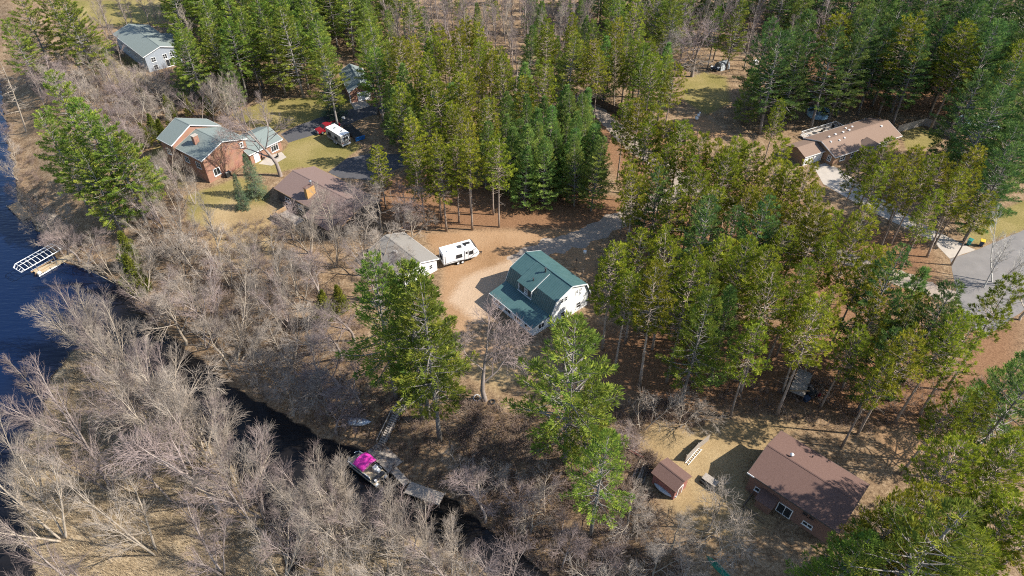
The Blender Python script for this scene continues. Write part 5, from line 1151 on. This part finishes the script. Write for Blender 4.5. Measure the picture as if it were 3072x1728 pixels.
by_base('oak', 842, 528, 19, 'bare forked tree on lawn between the brick and chimney houses', var=1, tilt=(0, -.05))
by_base('dead', 1202, 330, 14, 'grey dead pine standing in the green wood behind the drive', var=0)
by_base('dead', 1545, 330, 13, 'grey dead pine at the right end of the middle wood', var=1)
by_base('dead', 80, 395, 20, 'tall leaning dead pine at the left edge by the lake', var=1, tilt=(0, -.22))
by_base('vase', 715, 1086, 17, 'big bare maple leaning far out over the dark channel', var=0, tilt=(-.25, -.75))
by_base('small', 2118, 1600, 11, 'gnarled bare tree in the lower right yard', var=2)
by_base('small', 2140, 1668, 9, 'broken dead tree beside the green canoe', var=0)
by_base('aspen', 2952, 862, 13, 'white barked aspen beside the street, left stem of the clump', var=0)
by_base('aspen', 2985, 850, 14, 'white barked multi stem aspen beside the street', var=1)
by_base('aspen', 3030, 862, 13, 'white barked aspen beside the street at right edge', var=0)
by_base('oak', 3060, 960, 10, 'grey bare tree below the aspens at the right edge', var=0)
by_base('oak', 1985, 300, 19, 'very large pale grey bare tree above the clearing', var=0, wide=1.2)
by_base('oak', 2075, 230, 18, 'large pale grey bare tree right of the largest one above the clearing', var=1, wide=1.1)
by_base('oak', 2230, 210, 11, 'small spreading bare tree behind the white crate', var=0)
by_base('pole', 662, 775, 14, 'thin pale birch stem on the slope below the lawn', var=1, tilt=(0, -.08))
by_base('small', 2440, 335, 5, 'tiny bare bush just behind the round pool', var=0)
for i, (px, py, h, k, v) in enumerate(((1000,700,11,'oak',0),(1070,690,12,'oak',1),(1150,710,13,'oak',0),(1215,690,12,'oak',1),(930,760,12,'vase',1),(1010,800,13,'vase',2),(1100,830,12,'oak',0),(1140,900,13,'vase',3),(880,720,10,'oak',1),(1240,740,9,'oak',0))):
    by_base(k, px, py, h, None, 'below the chimney house', var=v)
# left lake-shore white pines and the corner group
for px, py, h, v, w_ in ((148,222,25,2,1.1),(232,300,25,0,1.1),(120,335,22,1,1.1),(300,355,23,2,1.1),(190,400,21,3,1.15),(355,400,19,0,1.1),(250,450,19,2,1.1)): by_top('wp', px, py, h, None, 'on the lake shore at left', var=v, wide=w_)
for px, py, h, v in ((40,-40,24,2),(115,-75,25,0),(175,-30,24,1),(215,10,20,2),(20,60,20,3),(208,105,8,0)): by_top('wp', px, py, h, None, 'in the upper left corner', var=v, wide=1.1)
for i, (px, py, h) in enumerate(((494,288,6),(553,292,5),(618,295,5),(420,372,6),(445,345,6),(472,362,6),(392,395,5),(500,345,5))): by_top('cedar', px, py, h, None, 'behind the brick house')
for i, (px, py, h) in enumerate(((360,700,8),(375,770,9),(1010,860,6),(960,880,7),(1180,830,6),(400,800,6))): by_top('cedar', px, py, h, None, 'in the bare woods of the bank')
by_top('young', 1205, 195, 17, None, 'beside the small garage', var=0); by_top('young', 1180, 260, 15, None, 'beside the small garage', var=1); by_top('wp', 1160, 130, 18, None, 'beside the small garage', var=0)
by_top('young', 1160, 250, 14, None, 'beside the small garage', var=2); by_top('spruce', 968, 185, 14, None, 'beside the small garage', var=0, wide=.9)
for px, py, h, v in ((1850,552,19,0),(1885,580,20,1),(1925,606,21,2),(1962,640,20,3),(2000,655,21,4),(2042,690,21,0),(2092,700,20,2),(2132,735,21,1),(2182,745,22,3),(2232,785,21,0),(2282,800,21,2),(1905,635,20,4),(2330,800,21,1),(2160,690,20,0)): by_base('rp', px, py, h, None, 'in the row along the gravel road', var=v)
for px, py, h, k in ((545,600,9,'vase'),(505,575,9,'oak'),(585,612,9,'vase'),(470,592,9,'oak'),(560,560,8,'vase'),(525,545,8,'oak')): by_base(k, px, py, h, None, 'in front of the brick house')
by_base('oak', 1150, 815, 10, None, 'in front of the garage'); by_base('oak', 1200, 850, 9, None, 'in front of the garage')
by_top('wp', 522, 45, 19, None, 'right of the hillside house', var=0, wide=.9); by_top('wp', 560, 85, 17, None, 'right of the hillside house', var=1, wide=.9)
# ------------------------------------------------------------------ stands
scatter('along the gravel road', dpoly([(1545,350),(1640,315),(1760,325),(1900,365),(2050,430),(2115,500),(2110,600),(1960,590),(1800,540),(1660,470),(1580,420)]), [('rp', 8), ('wpd', 1)], 20, .18, 3.6, 101)
scatter('right of the green roofed house', dpoly([(1490,600),(1560,550),(1700,590),(1780,560),(1850,590),(1880,700),(1850,790),(1750,760),(1620,740),(1500,690)]), [('rp', 5), ('young', 1), ('wp', 1)], 20, .2, 4.0, 102)
scatter('in the middle of the big stand', dpoly([(1850,590),(2000,590),(2100,600),(2130,700),(2140,850),(2020,830),(1900,800),(1860,720)]), [('rp', 5), ('young', 1), ('wpd', 1)], 20, .2, 3.8, 103)
scatter('left of the street', dpoly([(2110,580),(2250,585),(2360,630),(2420,720),(2430,830),(2320,900),(2180,880),(2130,760)]), [('rp', 6), ('young', 1), ('wpd', 1)], 20, .2, 3.7, 104)
scatter('at the right edge below the street', dpoly([(2440,760),(2576,720),(2640,760),(2640,1060),(2520,1000),(2400,940),(2360,880)]), [('rp', 6), ('young', 1), ('wpd', 1)], 20, .2, 3.7, 105)
scatter('in the lower right corner', dpoly([(2225,1190),(2330,1145),(2480,1130),(2600,1080),(2680,1300),(2480,1380),(2300,1320)]), [('rp', 1)], 20, .1, 3.5, 106)
scatter('around the ranch lawn', dpoly([(2170,370),(2290,345),(2420,365),(2530,400),(2545,480),(2400,490),(2260,450),(2180,420)]), [('rp', 1)], 17, .12, 4.0, 107)
scatter('behind the ranch', dpoly([(1930,40),(2060,10),(2200,20),(2330,-10),(2450,50),(2560,30),(2600,200),(2450,170),(2300,160),(2200,165),(2080,140),(1980,120)]), [('wpd', 5), ('rp', 1)], 23, .12, 4.6, 108, wide=1.22)
scatter('in the upper right corner', dpoly([(2440,-60),(2640,-60),(2640,330),(2520,340),(2460,240)]), [('wpd', 1)], 23, .12, 5.0, 109, wide=1.22)
scatter('behind the white trailer', dpoly([(1240,300),(1300,260),(1360,235),(1440,215),(1510,240),(1540,320),(1500,385),(1410,350),(1310,370)]), [('young', 1)], 15, .12, 3.0, 110)
scatter('at the front of the middle wood', dpoly([(1035,350),(1120,315),(1200,325),(1255,300),(1265,370),(1180,400),(1080,410)]), [('rp', 1)], 19, .1, 3.4, 111)
scatter('in the middle wood', dpoly([(1000,120),(1060,70),(1150,45),(1250,80),(1350,140),(1420,200),(1300,240),(1200,290),(1100,290),(1030,290),(1000,220)]), [('rp', 5), ('young', 2)], 19, .12, 3.9, 112)
scatter('in the upper left wood', dpoly([(415,60),(500,10),(620,-10),(760,-10),(880,20),(960,30),(1000,70),(930,120),(860,130),(780,110),(700,110),(600,100),(520,90),(440,100)]), [('wp', 4), ('young', 1)], 20, .12, 4.0, 113, wide=1.22)
scatter('left of the small garage', dpoly([(680,130),(760,110),(850,130),(840,190),(770,200),(700,190)]), [('wp', 1)], 18, .1, 4.6, 114, wide=1.22)
scatter('along the top edge', dpoly([(960,-40),(1100,-50),(1300,-60),(1500,-50),(1500,20),(1330,60),(1200,20),(1080,40),(980,30)]), [('wp', 1), ('young', 1), ('pole', 5)], 16, .15, 4.4, 115)
scatter('in the upper middle wood', dpoly([(1340,70),(1420,30),(1480,40),(1600,30),(1690,70),(1700,160),(1640,170),(1560,130),(1440,110)]), [('wp', 1), ('rp', 3), ('young', 1)], 19, .12, 4.0, 116)
scatter('at the top right edge', dpoly([(1500,-60),(1930,-60),(1930,-10),(1850,0),(1700,10),(1560,10)]), [('wp', 1), ('pole', 2)], 19, .15, 4.6, 117)
scatter('beyond the top left edge', dpoly([(380,-190),(1000,-190),(1000,-30),(380,-50)]), [('wp', 2), ('young', 1)], 20, .12, 5.0, 118, None, wide=1.22)
scatter('beyond the top right edge', dpoly([(1480,-190),(2700,-190),(2700,-40),(1900,-50),(1480,-50)]), [('wpd', 2), ('young', 1), ('pole', 1)], 20, .12, 5.2, 119, None, wide=1.22)
scatter('beyond the top middle edge', dpoly([(1000,-150),(1480,-150),(1480,-20),(1000,-30)]), [('pole', 4), ('wp', 1)], 14, .15, 4.6, 120, None)
# ------------------------------------------------------------------ bare woods
KB = [KEEP[i] for i in (1, 3, 4, 7, 8, 9, 11, 12, 15, 23)]
scatter('in the upper left thicket', dpoly([(40,130),(200,115),(270,130),(380,140),(430,210),(420,310),(330,340),(240,300),(200,210),(60,180)]), [('oak', 2), ('pole', 3), ('small', 2)], 9.5, .25, 3.0, 201, KB)
scatter('behind the hillside house', dpoly([(190,-50),(480,-60),(480,20),(300,40),(200,40)]), [('pole', 1)], 14, .15, 5.5, 202, [KEEP[15]])
scatter('between brick house and garage', dpoly([(430,110),(530,90),(600,130),(690,190),(650,250),(560,240),(470,230)]), [('pole', 4), ('vase', 1)], 12, .2, 3.2, 203, KB + [[(560,345),(620,345),(850,385),(860,500),(740,500),(640,430)]])
scatter('on the slope left of the lawn', dpoly([(290,480),(380,440),(470,390),(530,440),(560,520),(640,570),(690,610),(620,670),(540,610),(420,570),(300,560)]), [('oak', 2), ('vase', 2), ('small', 1)], 9.5, .2, 4.0, 204, KB + [[(560,345),(620,345),(850,385),(860,500),(690,540),(640,500),(560,430)], KEEP[21]])
scatter('on the bank above the channel', dpoly([(200,560),(310,590),(450,600),(600,650),(690,700),(770,770),(780,900),(700,860),(600,800),(450,740),(330,700),(240,650)]), [('vase', 3), ('oak', 2)], 12, .18, 5.0, 205, KB, 'bank')
scatter('between chimney house and stairs', dpoly([(700,640),(800,660),(880,740),(900,820),(930,900),(860,980),(790,960),(740,840)]), [('vase', 1), ('oak', 2), ('small', 1)], 10, .2, 3.6, 206, KB, 'bank')
scatter('on the far part of the marsh island', dpoly([(-20,760),(60,700),(200,690),(300,740),(380,830),(420,930),(300,960),(150,950),(0,920)]), [('vase', 4), ('oak', 1), ('pole', 1)], 16.5, .15, 7.0, 207, KB, 'marsh', tilt=.09)
scatter('on the middle of the marsh island', dpoly([(-60,920),(150,950),(300,960),(430,930),(520,1000),(600,1080),(560,1180),(350,1180),(150,1150),(-60,1100)]), [('vase', 4), ('oak', 1), ('pole', 1)], 16.5, .15, 7.0, 208, KB, 'marsh', tilt=.09)
scatter('on the near part of the marsh island', dpoly([(-60,1100),(150,1150),(350,1180),(560,1180),(680,1140),(720,1250),(700,1420),(-40,1420)]), [('vase', 4), ('oak', 1), ('pole', 1)], 16, .15, 7.0, 209, KB, 'marsh', tilt=.09)
scatter('on the islet below the pontoon boat', dpoly([(720,1150),(820,1230),(900,1270),(1000,1260),(1110,1270),(1170,1360),(1150,1500),(900,1500),(720,1450)]), [('vase', 4), ('small', 1)], 13, .2, 4.0, 210, [[(1030,1345),(1210,1345),(1215,1460),(1120,1465),(1030,1400)], [(1225,1445),(1330,1480),(1320,1512),(1215,1475)]], 'marsh')
scatter('on the slope right of the stairs', dpoly([(1180,1100),(1280,1120),(1360,1160),(1420,1240),(1440,1400),(1300,1420),(1190,1320)]), [('small', 2), ('oak', 2)], 8, .25, 3.2, 211, KB, 'bank')
scatter('in the brush at bottom centre', dpoly([(1420,1200),(1560,1230),(1680,1270),(1760,1330),(1760,1480),(1420,1480)]), [('small', 2), ('oak', 2)], 8, .25, 3.2, 212, KB, 'bank')
scatter('in front of the big stand', dpoly([(1560,960),(1700,950),(1760,1000),(1730,1060),(1600,1080)]), [('small', 1), ('oak', 1)], 7, .25, 3.4, 213, KB)
scatter('along the far top', dpoly([(1060,-20),(1250,0),(1360,40),(1330,110),(1230,60),(1100,30)]), [('pole', 1)], 11, .2, 4.5, 214, None)
scatter('in the dark hollow at the top', dpoly([(1380,60),(1480,20),(1580,40),(1560,130),(1450,150)]), [('pole', 2), ('small', 1)], 8, .2, 5, 215, None)
scatter('by the pines at the top right', dpoly([(1760,20),(1900,10),(2000,40),(2330,20),(2470,60),(2400,120),(2000,130),(1800,80)]), [('pole', 1)], 11, .2, 5, 216, KB)
scatter('right of the ranch lawn', dpoly([(2330,390),(2440,400),(2440,450),(2350,450)]), [('small', 1)], 6, .2, 4, 217, None)

BOATS = [[(1030,1345),(1210,1345),(1215,1460),(1120,1465),(1030,1400)], KEEP[9], KEEP[7], [(1225,1445),(1330,1480),(1320,1512),(1215,1475)], [(1140,1170),(1250,1170),(1190,1345),(1120,1345)]]
for i, (px, py, h) in enumerate(((300,1062,15),(385,1135,16),(432,1208,15),(480,1262,16),(545,1305,15),(612,1348,16),(665,1425,15),(700,1505,15),(788,1548,16),(838,1640,16),(345,1100,17),(410,1175,16),(515,1285,17),(580,1335,16),(640,1385,17),(690,1460,16),(745,1525,16),(560,1400,17),(480,1330,17))): by_base('vase', px, py, h, None, 'along the channel side of the marsh island', clear=BOATS, tilt=(prng.uniform(-.12, .02), prng.uniform(-.05, .15)))
for i, (px, py, h) in enumerate(((270,822,11),(345,846,12),(435,905,12),(500,955,11),(560,1000,13),(620,1045,12),(690,1105,12),(752,1160,12),(815,1200,11),(880,1245,10),(640,1010,13),(760,1090,12),(860,1180,11),(930,1225,9))): by_base('vase' if i % 3 else 'oak', px, py, h, None, 'leaning over the channel bank', clear=BOATS, tilt=(prng.uniform(0, .2), prng.uniform(-.35, -.05)))
for i, (px, py, h) in enumerate(((30,430,6),(45,485,7),(58,540,6),(66,590,5),(95,640,6),(112,690,7),(140,725,7),(165,760,8),(200,770,9),(240,785,9),(20,360,7),(15,300,8),(215,735,8),(180,700,7))): by_base('small' if i % 3 else 'oak', px, py, h, None, 'at the lake edge near the lift')
for i, (px, py, h) in enumerate(((955,1532,12),(1040,1572,11),(1130,1622,12),(1235,1655,11),(1180,1640,12),(1300,1700,11),(1000,1555,13),(1085,1600,13),(1270,1680,13),(930,1600,13),(1350,1740,12))): by_base('vase', px, py, h, None, 'at the water edge below the channel dock', clear=BOATS)
# ------------------------------------------------------------------ labels: which tree of its group
ORD = ['first','second','third','fourth','fifth','sixth','seventh','eighth','ninth','tenth','eleventh','twelfth','thirteenth','fourteenth','fifteenth','sixteenth','seventeenth','eighteenth','nineteenth']
TENS = {20: 'twent', 30: 'thirt', 40: 'fort', 50: 'fift', 60: 'sixt', 70: 'sevent', 80: 'eight', 90: 'ninet'}
def ordinal(n):
    if n <= 19: return ORD[n - 1]
    t_, u = n // 10 * 10, n % 10
    return TENS[t_] + 'ieth' if u == 0 else TENS[t_] + 'y-' + ORD[u - 1]
DESC = {'wp': 'broad green white pine', 'wpd': 'dark green white pine', 'young': 'dense bluish young pine', 'rp': 'olive green red pine', 'spruce': 'dark narrow spruce', 'cedar': 'low olive cedar', 'vase': 'bare grey multi stem maple', 'oak': 'bare crooked oak', 'pole': 'slender bare tree', 'small': 'low bare shrubby tree', 'aspen': 'white aspen', 'dead': 'dead pine'}
for rgn, lst in REG.items():
    kinds_ = {}
    for it in sorted(lst, key=lambda q: q[0]): kinds_.setdefault(it[2], []).append(it)
    for k, its in kinds_.items():
        for i, (_x, ob, _k) in enumerate(its):
            ob['group'] = {'wp': 'white pines', 'wpd': 'dark white pines', 'young': 'young pines', 'rp': 'red pines', 'spruce': 'spruces', 'cedar': 'cedars', 'vase': 'bare maples', 'oak': 'bare oaks', 'pole': 'slender bare trees', 'small': 'low bare trees', 'aspen': 'aspens', 'dead': 'dead pines'}[k] + ' ' + rgn
            ob['label'] = DESC[k] + ' ' + rgn + ('' if len(its) == 1 else ', %s from left' % ordinal(i + 1))
# ------------------------------------------------------------------ undergrowth and marsh grass
def twig_patch(seed, n, h):
    rg = random.Random(seed); mb = MB()
    for k in range(n):
        az = rg.uniform(0, 6.283); an = R(rg.uniform(10, 60)); l = h * rg.uniform(.5, 1); b = Vector((rg.uniform(-.3, .3), rg.uniform(-.3, .3), 0)); d = Vector((math.cos(az) * math.sin(an), math.sin(az) * math.sin(an), math.cos(an)))
        e = b + d * l; mb.tube([b, e], [.016, .007], 3, False)
        for j in range(3):
            q = b.lerp(e, rg.uniform(.3, .9)); d2 = (d + Vector((rg.uniform(-1, 1), rg.uniform(-1, 1), rg.uniform(-.2, .7)))).normalized(); mb.tube([q, q + d2 * l * rg.uniform(.25, .5)], [.010, .005], 3, False)
    return np.array(mb.v), np.array(mb.f)
def scatter_mesh(name, polys, n, seed, tpls, m, smin, smax, zlo=-9, zhi=9, zref=0, ng=True):
    rng = np.random.default_rng(seed); VV, FF, off = [], [], 0
    for poly, share in polys:
        q = gp(poly, zref) if poly and max(abs(c) for p_ in poly for c in p_) > 250 else poly
        xa = np.array(q); k = int(n * share); X = rng.uniform(xa[:, 0].min(), xa[:, 0].max(), k * 4); Y = rng.uniform(xa[:, 1].min(), xa[:, 1].max(), k * 4)
        ok = inpoly_np(X, Y, q)
        if ng:
            for g_ in NOGO: ok &= ~inpoly_np(X, Y, g_)
        X, Y = X[ok][:k], Y[ok][:k]; Z = terrq(X, Y); ok = (Z > zlo) & (Z < zhi); X, Y, Z = X[ok], Y[ok], Z[ok]
        for x, y, z in zip(X, Y, Z):
            tv, tf = tpls[rng.integers(len(tpls))]; s = rng.uniform(smin, smax); a_ = rng.uniform(0, 6.283); c_, s_ = math.cos(a_) * s, math.sin(a_) * s
            VV.append(np.stack([tv[:, 0] * c_ - tv[:, 1] * s_ + x, tv[:, 0] * s_ + tv[:, 1] * c_ + y, tv[:, 2] * s + z - .05], 1)); FF.append(tf + off); off += len(tv)
    me = npmesh(name, np.concatenate(VV), np.concatenate(FF)); me.materials.append(m)
    o_ = bpy.data.objects.new(name, me); COL.objects.link(o_); return o_
brush = [twig_patch(s, 9, 1.0) for s in range(4)]
M['brush'] = mat('dry_brush', (.165,.122,.092), (.28,.22,.172), .25, .95, 0, c3=(.21,.152,.125))
ob = scatter_mesh('undergrowth', [(dpoly([(680,560),(760,650),(900,800),(1000,950),(1200,1000),(1200,1449),(1100,1449),(900,1200),(700,900),(420,650),(300,560),(420,470),(560,560)]), .36),
   (dpoly([(1150,1000),(1400,1050),(1700,1000),(1800,1080),(1700,1180),(1650,1280),(1750,1449),(1200,1449)]), .42),
   (dpoly([(-10,300),(60,330),(140,560),(260,620),(230,680),(140,660),(60,560),(20,420)]), .08), (dpoly([(40,130),(430,130),(700,250),(560,300),(380,350),(200,250),(60,220)]), .16), (dpoly([(1100,0),(1600,0),(1700,130),(1450,170),(1250,110)]), .08), (dpoly([(1700,960),(2500,960),(2576,1100),(1900,1080)]), .08)], 4600, 5, brush, M['brush'], .6, 1.9, WL + .1)
tag(ob, 'tangle of bare brown brush covering the woodland floor', 'undergrowth', kind='stuff')
def grass_patch(seed):
    rg = random.Random(seed); vs, fs = [], []
    for k in range(14):
        x, y = rg.uniform(-.35, .35), rg.uniform(-.35, .35); a_ = rg.uniform(0, 6.283); l = rg.uniform(.35, .8); ln = rg.uniform(.1, .7); n = len(vs)
        vs += [(x, y, 0), (x + .035 * math.sin(a_), y - .035 * math.cos(a_), 0), (x + math.cos(a_) * ln * l, y + math.sin(a_) * ln * l, l)]; fs.append((n, n + 1, n + 2))
    return np.array(vs), np.array(fs)
M['dry_grass'] = mat('dry_marsh_grass', (.38,.30,.195), (.48,.395,.275), .2, .95, 0, c3=(.32,.245,.155))
ob = scatter_mesh('marsh_grass', [(island, .85), (islet, .15)], 9000, 6, [grass_patch(s) for s in range(4)], M['dry_grass'], .6, 1.5, WL + .05, 9, 0, False)
tag(ob, 'pale dry grass covering the marsh island', 'grass', kind='stuff')
print('TREES', len(TREES), 'REG', {k: len(v) for k, v in REG.items()})

#print('QUADS', {k: [[len(m.polygons) for n, m in t[2]] for t in v] for k, v in TPL.items()})
